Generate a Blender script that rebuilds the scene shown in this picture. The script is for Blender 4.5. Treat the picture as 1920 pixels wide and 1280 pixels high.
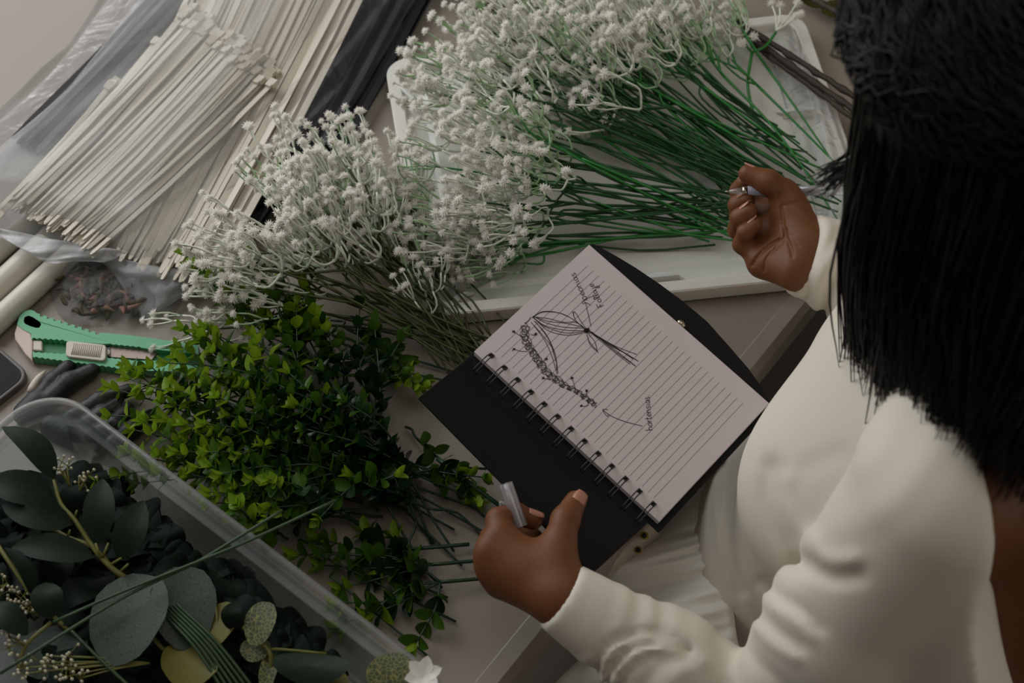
import bpy, bmesh, math, random
import numpy as np
from mathutils import Vector, Matrix

for o in list(bpy.data.objects):
    bpy.data.objects.remove(o)
SC = bpy.context.scene
COL = SC.collection
RND = random.Random(7)
NR = np.random.RandomState(11)

# ------------------------------------------------------------------ camera
FPX = 2667.0                 # focal length in pixels of the 1920 px wide frame
DIST = 1.35                  # camera to table top along the view axis (m)
PITCH = math.radians(55)
T = 0.73                     # table top height
CAM = np.array([0, -DIST*math.cos(PITCH), T + DIST*math.sin(PITCH)])
C_R = np.array([1.0, 0, 0])
C_F = np.array([0, math.cos(PITCH), -math.sin(PITCH)])
C_U = np.cross(C_R, C_F)
cd = bpy.data.cameras.new('camera')
cam = bpy.data.objects.new('camera', cd)
COL.objects.link(cam)
cam.location = CAM
cam.rotation_euler = (math.pi/2 - PITCH, 0, 0)
cd.sensor_width = 36.0
cd.lens = FPX/1920*36.0
cd.clip_start = 0.02
cd.dof.use_dof = True
cd.dof.focus_distance = 1.25
cd.dof.aperture_fstop = 6.3
SC.camera = cam

def P(x, y, h=0.0):
    """point at height h above the table top that pixel (x, y) looks at"""
    d = C_F + C_R*(x-960)/FPX - C_U*(y-640)/FPX
    t = (T + h - CAM[2])/d[2]
    return CAM + d*t

# ------------------------------------------------------------------ light
SC.view_settings.view_transform = 'Standard'
SC.view_settings.look = 'None'
SC.view_settings.gamma = 1.0
SC.view_settings.use_curve_mapping = False
SC.view_settings.exposure = 0.0
w = bpy.data.worlds.new('world'); SC.world = w; w.use_nodes = True
bg = w.node_tree.nodes['Background']
bg.inputs[0].default_value = (1.0, 0.93, 0.85, 1)
bg.inputs[1].default_value = 0.05

# table frame: EDGE runs along the front edge, INW points from the edge to the window
E0 = P(1520, 570); E1 = P(950, 1280)
EDGE = (E0 - E1)/np.linalg.norm(E0 - E1)
INW = np.array([-EDGE[1], EDGE[0], 0])
def TB(s, d, h=0.0):
    """table coordinates: s along the front edge, d inwards from the edge, h above the top"""
    return E0*[1, 1, 0] + EDGE*[1, 1, 0]*s + INW*d + np.array([0, 0, T + h])
YAW = math.atan2(EDGE[1], EDGE[0])

WIN_D = 1.42                 # window wall behind the table
ld = bpy.data.lights.new('window_daylight', 'AREA')
ld.shape = 'RECTANGLE'; ld.size = 1.5; ld.size_y = 1.35
ld.energy = 18.5
ld.color = (0.97, 0.985, 1.0)
lo = bpy.data.objects.new('window_daylight', ld); COL.objects.link(lo)
lo.location = TB(-0.25, WIN_D - 0.03, 0.90)
lo.rotation_euler = (Vector(-INW) + Vector((0, 0, -0.25))).to_track_quat('-Z', 'Y').to_euler()

cl_ = bpy.data.lights.new('top_fill_light', 'AREA'); cl_.shape = 'RECTANGLE'; cl_.size = 1.6; cl_.size_y = 1.6  # added soft fill from overhead, stands for no lamp in the room
cl_.energy = 6.0; cl_.color = (1.0, 0.96, 0.90)
clo = bpy.data.objects.new('top_fill_light', cl_); COL.objects.link(clo)
clo.location = TB(0.1, -0.2, 1.90)
sl_ = bpy.data.lights.new('rear_fill_light', 'AREA'); sl_.shape = 'RECTANGLE'; sl_.size = 1.2; sl_.size_y = 1.2  # added weak fill from behind the person; the back wall has no window
sl_.energy = 8.0; sl_.color = (1.0, 0.94, 0.86)
slo = bpy.data.objects.new('rear_fill_light', sl_); COL.objects.link(slo)
slo.location = TB(0.6, -2.5, 0.75); slo.rotation_euler = Vector(INW).to_track_quat('-Z', 'Y').to_euler()

# ------------------------------------------------------------------ materials
def srgb(r, g, b):
    def f(c):
        c = c/255.0
        return c/12.92 if c <= 0.04045 else ((c+0.055)/1.055)**2.4
    return (f(r), f(g), f(b), 1)
MATS = {}
def mat(name, col, rough=0.5, var=0.12, scale=40.0, bump=0.0, bscale=200.0, spec=0.5, metal=0.0,
        sss=0.0, trans=0.0, coat=0.0, col2=None, stretch=None):
    m = bpy.data.materials.new(name); m.use_nodes = True
    nt = m.node_tree; b = nt.nodes['Principled BSDF']
    tc = nt.nodes.new('ShaderNodeTexCoord')
    src = tc.outputs['Object']
    if stretch:
        mp = nt.nodes.new('ShaderNodeMapping'); mp.inputs['Scale'].default_value = stretch
        nt.links.new(src, mp.inputs[0]); src = mp.outputs[0]
    n = nt.nodes.new('ShaderNodeTexNoise'); n.inputs['Scale'].default_value = scale
    n.inputs['Detail'].default_value = 4
    nt.links.new(src, n.inputs['Vector'])
    mx = nt.nodes.new('ShaderNodeMix'); mx.data_type = 'RGBA'
    c2 = col2 if col2 else tuple(c*(1-var*2) for c in col[:3]) + (1,)
    c1 = col if col2 else tuple(min(1, c*(1+var*0.5)) for c in col[:3]) + (1,)
    mx.inputs[6].default_value = c1; mx.inputs[7].default_value = c2
    nt.links.new(n.outputs['Fac'], mx.inputs[0])
    nt.links.new(mx.outputs[2], b.inputs['Base Color'])
    b.inputs['Roughness'].default_value = rough
    b.inputs['Specular IOR Level'].default_value = spec
    b.inputs['Metallic'].default_value = metal
    b.inputs['Coat Weight'].default_value = coat
    if sss:
        b.inputs['Subsurface Weight'].default_value = sss
        b.inputs['Subsurface Radius'].default_value = (0.012, 0.005, 0.003)
        b.inputs['Subsurface Scale'].default_value = 0.5
    if trans:
        b.inputs['Transmission Weight'].default_value = trans
    if bump:
        bn = nt.nodes.new('ShaderNodeTexNoise'); bn.inputs['Scale'].default_value = bscale
        bn.inputs['Detail'].default_value = 5
        nt.links.new(src, bn.inputs['Vector'])
        bp = nt.nodes.new('ShaderNodeBump'); bp.inputs['Strength'].default_value = bump
        bp.inputs['Distance'].default_value = 0.002
        nt.links.new(bn.outputs['Fac'], bp.inputs['Height'])
        nt.links.new(bp.outputs[0], b.inputs['Normal'])
    MATS[name] = m
    return m
def film(name, col=(0.85, 0.87, 0.9, 1), milk=0.10, gloss=0.10, rough=0.12, bump=0.5, bscale=18.0, edge=0.35, tint=(0.97, 0.97, 0.97, 1)):
    """thin clear plastic: mostly see-through, a little milk, a glossy sheen that grows to the grazing edges"""
    m = bpy.data.materials.new(name); m.use_nodes = True
    nt = m.node_tree; nt.nodes.clear()
    out = nt.nodes.new('ShaderNodeOutputMaterial')
    tr = nt.nodes.new('ShaderNodeBsdfTransparent'); tr.inputs[0].default_value = tint
    df = nt.nodes.new('ShaderNodeBsdfDiffuse'); df.inputs[0].default_value = col
    tl = nt.nodes.new('ShaderNodeBsdfTranslucent'); tl.inputs[0].default_value = col
    gl = nt.nodes.new('ShaderNodeBsdfGlossy'); gl.inputs[1].default_value = rough
    tc = nt.nodes.new('ShaderNodeTexCoord')
    n = nt.nodes.new('ShaderNodeTexNoise'); n.inputs['Scale'].default_value = bscale; n.inputs['Detail'].default_value = 6
    n.inputs['Distortion'].default_value = 1.2
    nt.links.new(tc.outputs['Object'], n.inputs['Vector'])
    bp = nt.nodes.new('ShaderNodeBump'); bp.inputs['Strength'].default_value = bump; bp.inputs['Distance'].default_value = 0.01
    nt.links.new(n.outputs['Fac'], bp.inputs['Height'])
    for s in (df, gl): nt.links.new(bp.outputs[0], s.inputs['Normal'])
    lw = nt.nodes.new('ShaderNodeLayerWeight'); lw.inputs[0].default_value = edge
    nt.links.new(bp.outputs[0], lw.inputs['Normal'])
    a = nt.nodes.new('ShaderNodeMixShader'); a.inputs[0].default_value = 0.5
    nt.links.new(df.outputs[0], a.inputs[1]); nt.links.new(tl.outputs[0], a.inputs[2])
    m1 = nt.nodes.new('ShaderNodeMixShader'); m1.inputs[0].default_value = milk
    nt.links.new(tr.outputs[0], m1.inputs[1]); nt.links.new(a.outputs[0], m1.inputs[2])
    mth = nt.nodes.new('ShaderNodeMath'); mth.operation = 'MULTIPLY_ADD'
    mth.inputs[1].default_value = 0.6; mth.inputs[2].default_value = gloss
    nt.links.new(lw.outputs['Fresnel'], mth.inputs[0])
    cl = nt.nodes.new('ShaderNodeClamp'); nt.links.new(mth.outputs[0], cl.inputs[0])
    m2 = nt.nodes.new('ShaderNodeMixShader')
    nt.links.new(cl.outputs[0], m2.inputs[0]); nt.links.new(m1.outputs[0], m2.inputs[1]); nt.links.new(gl.outputs[0], m2.inputs[2])
    nt.links.new(m2.outputs[0], out.inputs[0])
    MATS[name] = m
    return m
def leafmat(name, col, col2, rough=0.38, tl=0.3, scale=60, spec=0.4):
    m = mat(name, col, rough, col2=col2, scale=scale, spec=spec, bump=0.15, bscale=300)
    nt = m.node_tree; b = nt.nodes['Principled BSDF']; out = nt.nodes['Material Output']
    t = nt.nodes.new('ShaderNodeBsdfTranslucent')
    for l in nt.links:
        if l.to_socket == b.inputs['Base Color']:
            src = l.from_socket
    nt.links.new(src, t.inputs[0])
    mx = nt.nodes.new('ShaderNodeMixShader'); mx.inputs[0].default_value = tl
    nt.links.new(b.outputs[0], mx.inputs[1]); nt.links.new(t.outputs[0], mx.inputs[2])
    nt.links.new(mx.outputs[0], out.inputs[0])
    return m

# ------------------------------------------------------------------ object helpers
def tag(o, label=None, cat=None, group=None, kind=None):
    if label: o['label'] = label
    if cat: o['category'] = cat
    if group: o['group'] = group
    if kind: o['kind'] = kind
    return o
def thing(name, label, cat, loc, group=None):
    o = bpy.data.objects.new(name, None); COL.objects.link(o)
    o.empty_display_size = 0.02
    o.location = Vector([float(c) for c in loc])
    return tag(o, label, cat, group)
def nrm(v):
    v = np.asarray(v, float); return v/(np.linalg.norm(v)+1e-12)
def frame(d, up=(0, 0, 1)):
    d = nrm(d); u = np.asarray(up, float)
    if abs(d @ nrm(u)) > 0.97: u = np.array([1.0, 0.1, 0])
    x = nrm(np.cross(u, d)); y = np.cross(d, x)
    return x, y, d
class MB:
    def __init__(s): s.v = []; s.f = []
    def off(s): return len(s.v)
    def add(s, v, f):
        o = len(s.v); s.v += [tuple(map(float, p)) for p in v]; s.f += [tuple(o+i for i in q) for q in f]
    def tube(s, pts, rad, n=6, cap=True):
        pts = [np.asarray(p, float) for p in pts]; m = len(pts)
        if not hasattr(rad, '__len__'): rad = [rad]*m
        V = []; Fc = []
        up = np.array([0.13, 0.21, 0.97])
        for i, p in enumerate(pts):
            d = pts[min(i+1, m-1)] - pts[max(i-1, 0)]
            x, y, _ = frame(d, up)
            for k in range(n):
                a = 2*math.pi*k/n
                V.append(p + rad[i]*(math.cos(a)*x + math.sin(a)*y))
        for i in range(m-1):
            for k in range(n):
                Fc.append((i*n+k, i*n+(k+1) % n, (i+1)*n+(k+1) % n, (i+1)*n+k))
        if cap:
            Fc.append(tuple(range(n-1, -1, -1))); Fc.append(tuple((m-1)*n+k for k in range(n)))
        s.add(V, Fc)
    def grid(s, G, close_u=False):
        G = np.asarray(G); a, b = G.shape[:2]
        Fc = []
        for i in range(a if close_u else a-1):
            for j in range(b-1):
                i2 = (i+1) % a
                Fc.append((i*b+j, i2*b+j, i2*b+j+1, i*b+j+1))
        s.add(G.reshape(-1, 3), Fc)
    def box(s, c, ax, half):
        V = []
        for sx in (-1, 1):
            for sy in (-1, 1):
                for sz in (-1, 1):
                    V.append(np.asarray(c) + ax[0]*half[0]*sx + ax[1]*half[1]*sy + ax[2]*half[2]*sz)
        s.add(V, [(0,1,3,2),(4,6,7,5),(0,4,5,1),(2,3,7,6),(0,2,6,4),(1,5,7,3)])
    def prism(s, bot, top):
        n = len(bot)
        s.add(list(bot)+list(top), [tuple(range(n-1,-1,-1)), tuple(range(n,2*n))] +
              [(i, (i+1) % n, n+(i+1) % n, n+i) for i in range(n)])
    def ball(s, c, r, nu=8, nv=6, ax=None):
        c = np.asarray(c, float)
        ax = np.eye(3) if ax is None else np.asarray(ax)
        r = np.asarray(r if hasattr(r, '__len__') else (r, r, r), float)
        V = [c + ax[2]*r[2]]
        for j in range(1, nv):
            t = math.pi*j/nv
            for i in range(nu):
                a = 2*math.pi*i/nu
                V.append(c + ax[0]*r[0]*math.sin(t)*math.cos(a) + ax[1]*r[1]*math.sin(t)*math.sin(a) + ax[2]*r[2]*math.cos(t))
        V.append(c - ax[2]*r[2])
        Fc = [(0, 1+i, 1+(i+1) % nu) for i in range(nu)]
        for j in range(nv-2):
            for i in range(nu):
                Fc.append((1+j*nu+i, 1+(j+1)*nu+i, 1+(j+1)*nu+(i+1) % nu, 1+j*nu+(i+1) % nu))
        L = len(V)-1; b = 1+(nv-2)*nu
        Fc += [(b+i, L, b+(i+1) % nu) for i in range(nu)]
        s.add(V, Fc)
    def mesh(s, name, m, origin=(0, 0, 0), smooth=True):
        me = bpy.data.meshes.new(name)
        o = np.asarray(origin, float)
        V = np.asarray(s.v, float) - o
        me.from_pydata(V.tolist(), [], s.f)
        me.materials.append(MATS[m] if isinstance(m, str) else m)
        if smooth:
            me.polygons.foreach_set('use_smooth', [True]*len(me.polygons))
        me.update()
        return me
    def build(s, name, m, parent=None, origin=None, smooth=True, bevel=0.0, seg=2):
        if parent is not None: origin = np.array(parent_world(parent))
        if origin is None: origin = (0, 0, 0)
        me = s.mesh(name, m, origin, smooth)
        o = bpy.data.objects.new(name, me); COL.objects.link(o)
        if parent is not None: o.parent = parent
        else: o.location = Vector([float(c) for c in origin])
        if bevel:
            b = o.modifiers.new('bevel', 'BEVEL'); b.width = bevel; b.segments = seg; b.limit_method = 'ANGLE'
            b.angle_limit = math.radians(35)
        return o
def parent_world(o):
    p = np.zeros(3)
    while o is not None:
        p = p + np.array(o.location); o = o.parent
    return p
def fixn(o):
    bm = bmesh.new(); bm.from_mesh(o.data); bmesh.ops.recalc_face_normals(bm, faces=bm.faces); bm.to_mesh(o.data); bm.free()
    return o
def put(name, me, parent, M):
    o = bpy.data.objects.new(name, me); COL.objects.link(o)
    o.parent = parent; o.matrix_basis = M
    return o
def mtx(x, y, z, p):
    return Matrix(((x[0], y[0], z[0], p[0]), (x[1], y[1], z[1], p[1]), (x[2], y[2], z[2], p[2]), (0, 0, 0, 1)))
def bez(pts, n=12):
    """smooth Catmull-Rom path through pts"""
    pts = [np.asarray(p, float) for p in pts]
    if len(pts) == 2: return [pts[0] + (pts[1]-pts[0])*t for t in np.linspace(0, 1, n)]
    Q = [2*pts[0]-pts[1]] + pts + [2*pts[-1]-pts[-2]]
    out = []; segs = len(pts)-1; per = max(2, n//segs)
    for i in range(segs):
        a, b, c, d = Q[i:i+4]
        for t in np.linspace(0, 1, per, endpoint=False):
            out.append(0.5*((2*b)+(-a+c)*t+(2*a-5*b+4*c-d)*t*t+(-a+3*b-3*c+d)*t**3))
    out.append(pts[-1])
    return out
def inpoly(x, y, poly):
    r = False; n = len(poly)
    for i in range(n):
        x1, y1 = poly[i]; x2, y2 = poly[(i+1) % n]
        if (y1 > y) != (y2 > y) and x < (x2-x1)*(y-y1)/(y2-y1)+x1: r = not r
    return r
def poisson(poly, dmin, tries=4000, rnd=RND):
    xs = [p[0] for p in poly]; ys = [p[1] for p in poly]; out = []
    for _ in range(tries):
        x = rnd.uniform(min(xs), max(xs)); y = rnd.uniform(min(ys), max(ys))
        if inpoly(x, y, poly) and all((x-a)**2+(y-b)**2 > dmin*dmin for a, b in out): out.append((x, y))
    return out

# ------------------------------------------------------------------ implicit surfaces (bodies, gloves, cloth)
def smin(a, b, k):
    h = np.clip(0.5+0.5*(b-a)/k, 0, 1)
    return b*(1-h)+a*h-k*h*(1-h)
def smax(a, b, k): return -smin(-a, -b, k)
def cone(p, a, b, ra, rb):
    a = np.asarray(a, float); b = np.asarray(b, float); ab = b-a
    t = np.clip(((p-a) @ ab)/(ab @ ab), 0, 1)
    return np.linalg.norm(p-a-t[..., None]*ab, axis=-1)-(ra+(rb-ra)*t)
def ell(p, c, ax, r):
    q = (p-np.asarray(c)) @ np.asarray(ax).T/np.asarray(r)
    l = np.linalg.norm(q, axis=-1)
    return (l-1)*l/(np.linalg.norm(q/np.asarray(r), axis=-1)+1e-9)
def chain(p, pts, rad, k=0.003):
    d = None
    for i in range(len(pts)-1):
        c = cone(p, pts[i], pts[i+1], rad[i], rad[i+1])
        d = c if d is None else smin(d, c, k)
    return d
def surface_nets(f, lo, hi, vox):
    lo = np.asarray(lo, float); hi = np.asarray(hi, float)
    n = np.ceil((hi-lo)/vox).astype(int)+1
    xs = [lo[i]+vox*np.arange(n[i]) for i in range(3)]
    # coarse pass first: only blocks near the surface are sampled finely
    B = 6
    nb = -(-n // B)
    cx = [lo[i]+vox*(B*np.arange(nb[i])+(B-1)/2) for i in range(3)]
    X, Y, Z = np.meshgrid(*cx, indexing='ij')
    cvv = f(np.stack([X, Y, Z], -1))
    V = np.repeat(np.repeat(np.repeat(cvv, B, 0), B, 1), B, 2)[:n[0], :n[1], :n[2]].copy()
    near = np.argwhere(np.abs(cvv) < vox*B*1.35+0.012)
    loc = np.arange(B)
    for c0 in range(0, len(near), 2000):
        q = near[c0:c0+2000]
        gi = [(q[:, i, None]*B+loc) for i in range(3)]
        pp = np.empty((len(q), B, B, B, 3))
        pp[..., 0] = (lo[0]+vox*gi[0])[:, :, None, None]; pp[..., 1] = (lo[1]+vox*gi[1])[:, None, :, None]; pp[..., 2] = (lo[2]+vox*gi[2])[:, None, None, :]
        val = f(pp)
        I, J_, K = np.broadcast_arrays(gi[0][:, :, None, None], gi[1][:, None, :, None], gi[2][:, None, None, :])
        ok = (I < n[0]) & (J_ < n[1]) & (K < n[2])
        V[I[ok], J_[ok], K[ok]] = val[ok]
    S = V < 0
    c = [(0,0,0),(1,0,0),(0,1,0),(1,1,0),(0,0,1),(1,0,1),(0,1,1),(1,1,1)]
    ed = [(0,1),(2,3),(4,5),(6,7),(0,2),(1,3),(4,6),(5,7),(0,4),(1,5),(2,6),(3,7)]
    m = n-1
    def sl(A, k): return A[c[k][0]:c[k][0]+m[0], c[k][1]:c[k][1]+m[1], c[k][2]:c[k][2]+m[2]]
    cnt = sum(sl(S, k).astype(np.int8) for k in range(8))
    act = (cnt > 0) & (cnt < 8)
    idx = np.argwhere(act)
    num = -np.ones(m, int); num[act] = np.arange(len(idx))
    pos = np.zeros((len(idx), 3)); wt = np.zeros(len(idx))
    cv = [sl(V, k)[act] for k in range(8)]
    for a, b in ed:
        va, vb = cv[a], cv[b]
        msk = (va < 0) != (vb < 0)
        t = np.where(msk, va/np.where(msk, va-vb, 1), 0)
        pa = np.array(c[a], float); pb = np.array(c[b], float)
        pos += np.where(msk[:, None], pa+t[:, None]*(pb-pa), 0); wt += msk
    pos = lo+(idx+pos/wt[:, None])*vox
    faces = []
    for ax in range(3):
        u, v = [(1, 2), (2, 0), (0, 1)][ax]
        s0 = [slice(None)]*3; s1 = [slice(None)]*3
        s0[ax] = slice(0, n[ax]-1); s1[ax] = slice(1, n[ax])
        A = S[tuple(s0)]; B = S[tuple(s1)]
        E = np.argwhere(A != B)
        E = E[(E[:, u] > 0) & (E[:, v] > 0) & (E[:, u] < n[u]-1) & (E[:, v] < n[v]-1)]
        sg = A[tuple(E.T)]
        def at(du, dv):
            q = E.copy(); q[:, u] -= du; q[:, v] -= dv
            return num[tuple(q.T)]
        q = np.stack([at(1, 1), at(0, 1), at(0, 0), at(1, 0)], 1)
        q[~sg] = q[~sg][:, ::-1]
        faces.append(q)
    return pos, np.concatenate(faces)
# ================================================================== the room
mat('floor_concrete', srgb(104, 98, 92), 0.55, col2=srgb(70, 66, 61), scale=5, bump=0.3, bscale=60)
mat('wall_paint', srgb(200, 194, 186), 0.8, var=0.03, scale=3)
mat('table_white', srgb(146, 136, 123), 0.42, var=0.03, scale=6, bump=0.05, bscale=900)
mat('table_rim', srgb(150, 141, 131), 0.5, var=0.03, scale=12)
mat('leg_metal', srgb(120, 120, 122), 0.35, metal=0.8)
mat('window_frame_white', srgb(225, 225, 222), 0.4, var=0.02)
AX = [EDGE*[1, 1, 0]/np.linalg.norm(EDGE[:2]), INW/np.linalg.norm(INW), np.array([0, 0, 1.0])]
def slab(name, m, s0, s1, d0, d1, h0, h1, kind='structure', bevel=0.0, parent=None):
    b = MB(); c = TB((s0+s1)/2, (d0+d1)/2, (h0+h1)/2)
    b.box(c, AX, ((s1-s0)/2, (d1-d0)/2, (h1-h0)/2))
    o = b.build(name, m, parent, None if parent is not None else c, smooth=False, bevel=bevel)
    fixn(o)
    if kind and parent is None: o['kind'] = kind
    return o
S0, S1, D0, D1 = -2.4, 2.6, -2.6, WIN_D+0.05
slab('floor', 'floor_concrete', S0, S1, D0, D1+0.15, -T-0.05, -T)
ceil = slab('ceiling', 'wall_paint', S0, S1, D0, D1+0.15, 1.95, 2.0)
# window wall in four pieces round the opening: one object
b = MB()
wo = (-1.02, 0.52, 0.20, 1.60)
for s0, s1, h0, h1 in ((S0, wo[0], -T, 1.95), (wo[1], S1, -T, 1.95), (wo[0], wo[1], -T, wo[2]), (wo[0], wo[1], wo[3], 1.95)):
    b.box(TB((s0+s1)/2, D1+0.06, (h0+h1)/2), AX, ((s1-s0)/2, 0.06, (h1-h0)/2))
o = b.build('wall_window', 'wall_paint', None, TB(0, D1, -T), smooth=False); o['kind'] = 'structure'; fixn(o)
slab('wall_left', 'wall_paint', S0-0.1, S0, D0, D1+0.12, -T, 1.95)
slab('wall_right', 'wall_paint', S1, S1+0.1, D0, D1+0.12, -T, 1.95)
slab('wall_back', 'wall_paint', S0, S1, D0-0.1, D0, -T, 1.95)
wr = bpy.data.objects.new('window_1', None); COL.objects.link(wr); wr.location = TB(-0.25, D1+0.04, wo[2]); wr['kind'] = 'structure'
b = MB()
for s0, s1, h0, h1 in ((wo[0], wo[0]+.05, wo[2], wo[3]), (wo[1]-.05, wo[1], wo[2], wo[3]), (wo[0], wo[1], wo[2], wo[2]+.05), (wo[0], wo[1], wo[3]-.05, wo[3])):
    b.box(TB((s0+s1)/2, D1+0.09, (h0+h1)/2), AX, ((s1-s0)/2, 0.02, (h1-h0)/2))
fixn(b.build('window_frame', 'window_frame_white', wr, smooth=False))
b = MB(); b.box(TB(-0.25, D1+0.03, wo[2]-0.01), AX, (0.82, 0.07, 0.012)); fixn(b.build('window_sill', 'window_frame_white', wr, smooth=False))

# ------------------------------------------------------------------ table
tt = thing('table', 'white plastic folding table under the craft supplies and flowers', 'table', TB(0, 0.6, -T))
TS0, TS1, TD = -1.25, 1.2, 1.32
slab('tabletop', 'table_white', TS0, TS1, 0.020, TD-0.02, -0.035, 0.0, parent=tt)
b = MB()
# raised rounded rim strip, swept round the top
prof = [(0.0, -0.040), (0.0, -0.008), (0.006, -0.0008), (0.020, 0.0006), (0.0215, -0.0002), (0.0215, -0.040)]
ring = [(TS0, 0, 1, 1), (TS1, 0, -1, 1), (TS1, TD, -1, -1), (TS0, TD, 1, -1)]
G = [[TB(s+sx*u, d+sd*u, h) for u, h in prof] for s, d, sx, sd in ring]
b.grid(np.array(G), close_u=True)
fixn(b.build('table_rim', 'table_rim', tt, smooth=False))
for s in (TS0+0.3, TS1-0.3):
    for d in (0.12, TD-0.12):
        b = MB(); b.tube([TB(s, d, -0.036), TB(s, d, -T+0.004)], 0.014, 10); b.build('leg', 'leg_metal', tt)

# ================================================================== white storage-box lid
mat('lid_plastic', srgb(226, 222, 214), 0.34, var=0.02, scale=10)
MATS['lid_plastic'].node_tree.nodes['Principled BSDF'].inputs['Subsurface Weight'].default_value = 0.15
def rrect(c0, c1, c2, c3, r, inset=0.0, n=12):
    """rounded rectangle through four world xy corners (ccw), inset inwards"""
    cs = [np.asarray(c, float)[:2] for c in (c0, c1, c2, c3)]; out = []
    for i in range(4):
        p = cs[i]; a = nrm(cs[i-1]-p); bb = nrm(cs[(i+1) % 4]-p)
        rr = max(0.002, r-inset*0.8)
        q = p+(a+bb)*inset
        for t in np.linspace(0, 1, n):
            # quarter turn approximated with a superellipse between the two tangents
            ang = t*math.pi/2
            out.append(q + a*rr*(1-math.sin(ang)) + bb*rr*(1-math.cos(ang)))
    return np.array(out)
def ringloft(b, corners, r, prof):
    """prof: list of (inset, z)"""
    L = [rrect(*corners, r, ins) for ins, z in prof]
    G = np.array([[(*L[j][i], prof[j][1]) for j in range(len(prof))] for i in range(len(L[0]))])
    b.grid(G, close_u=True)
    return L
lidc = [P(800, 612, .004), P(1668, 524, .004), P(1500, 42, .004), P(722, 132, .004)]
LZ = T+0.0015
lid = thing('plastic_tray', 'large white plastic storage box lid lying upturned under the flowers', 'box lid', (*np.mean([c[:2] for c in lidc], 0), LZ))
b = MB()
prof = [(0.05, LZ+0.004), (0.03, LZ+0.004), (0.026, LZ), (0.0015, LZ), (0, LZ+0.002), (0.0, LZ+0.017), (0.0015, LZ+0.0185), (0.0125, LZ+0.0185), (0.014, LZ+0.017), (0.016, LZ+0.008), (0.020, LZ+0.0065), (0.034, LZ+0.0065), (0.040, LZ+0.009), (0.046, LZ+0.009)]
L = ringloft(b, lidc, 0.026, prof[:-2]+prof[-2:])
nb = len(L[0]); base = b.off()
b.add([(*p, LZ+0.009) for p in L[-1]], [tuple(range(nb))])
fixn(b.build('tray', 'lid_plastic', lid, smooth=False))
def latch(px, py, ang, mirror=1):
    c = P(px, py, .012); d = np.array([math.cos(ang), math.sin(ang), 0]); n = np.array([-d[1], d[0], 0])
    b = MB()
    b.prism([c-d*.018-n*.004+[0,0,-.004], c+d*.018-n*.004+[0,0,-.004], c+d*.014+n*.004+[0,0,-.004], c-d*.014+n*.004+[0,0,-.004]],
            [c-d*.017-n*.003+[0,0,.009], c+d*.017-n*.003+[0,0,.009], c+d*.008+n*.003+[0,0,.009], c-d*.008+n*.003+[0,0,.009]])
    b.tube([c-d*.022+n*.006, c-d*.012+[0,0,.006], c+d*.012+[0,0,.006], c+d*.024-n*.005], [.0015, .003, .003, .0015], 6)
    fixn(b.build('latch', 'lid_plastic', lid, bevel=0.001))
latch(852, 574, 0.9); latch(1240, 524, 0.12); latch(765, 182, -0.9); latch(1496, 214, 0.15)

# ================================================================== white and black cable ties, their bags
mat('nylon_white', srgb(214, 205, 188), 0.38, var=0.04, scale=30, sss=0.0)
mat('nylon_black', srgb(26, 26, 30), 0.35, var=0.1, scale=30)
film('bag_film', milk=0.30, gloss=0.0, rough=0.35, bump=0.5, bscale=14, edge=0.15)
film('bag_flap', milk=0.34, gloss=0.01, rough=0.3, bump=0.5, bscale=20, edge=0.2)
film('bag_film_black', col=(0.6, 0.6, 0.66, 1), milk=0.09, gloss=0.01, rough=0.3, bump=0.8, bscale=16, edge=0.15)
film('bag_film_small', milk=0.07, gloss=0.01, rough=0.2, bump=0.5, bscale=40, edge=0.15)
TL_ = {}
def tie_mesh(name, L, m, wd=0.0027):
    b = MB(); x = np.array([1, 0, 0.]); y = np.array([0, 1, 0.]); z = np.array([0, 0, 1.])
    b.box((-0.004, 0, 0.0005), (x, y, z), (0.0045, 0.0042, 0.0027))
    b.box((0.0015, 0, 0.0022), (x, y, z), (0.0020, 0.0034, 0.0014))
    st = [(0, wd), (L*0.3, wd), (L*0.6, wd), (L-0.03, wd), (L-0.022, wd*0.78), (L-0.004, wd*0.66), (L, wd*0.35)]
    V = []; Fc = []
    for i, (t, w_) in enumerate(st):
        bow = 0.004*math.sin(t/L*math.pi)
        V += [(t, -w_+bow, -0.0006), (t, w_+bow, -0.0006), (t, w_+bow, 0.0006), (t, -w_+bow, 0.0006)]
        if i: 
            for k in range(4): Fc.append(((i-1)*4+k, (i-1)*4+(k+1) % 4, i*4+(k+1) % 4, i*4+k))
    n = len(st)-1
    Fc += [(3, 2, 1, 0), (n*4, n*4+1, n*4+2, n*4+3)]
    b.add(V, Fc)
    me = b.mesh(name, m, smooth=False); TL_[me.name] = L
    return me
tieA = [tie_mesh('cable_tie', 0.262, 'nylon_white', 0.0026), tie_mesh('cable_tie', 0.276, 'nylon_white', 0.0026)]
tieB = [tie_mesh('cable_tie', 0.40, 'nylon_white', 0.0036)]
tieK = [tie_mesh('black_cable_tie', 0.42, 'nylon_black', 0.0036)]
def lay_tie(me, head, tail, h, label, group, roll=0.0, name='cable_tie'):
    a = P(*head, h); t = P(*tail, h)
    x = nrm(t-a); x[2] += RND.uniform(-.012, .004); x = nrm(x)
    y = nrm(np.cross([0, 0, 1], x)); z = np.cross(x, y)
    c, s = math.cos(roll), math.sin(roll)
    y2, z2 = y*c+z*s, z*c-y*s
    o = bpy.data.objects.new(name, me); COL.objects.link(o)
    k = np.linalg.norm(t-a)/TL_[me.name]
    o.matrix_basis = mtx(x*k, y2, z2, a)
    tag(o, label, 'cable tie', group)
    return o
WT = 'white nylon cable tie in the clear bag, fanned over the lower bundle'
r = random.Random(3)
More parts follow.
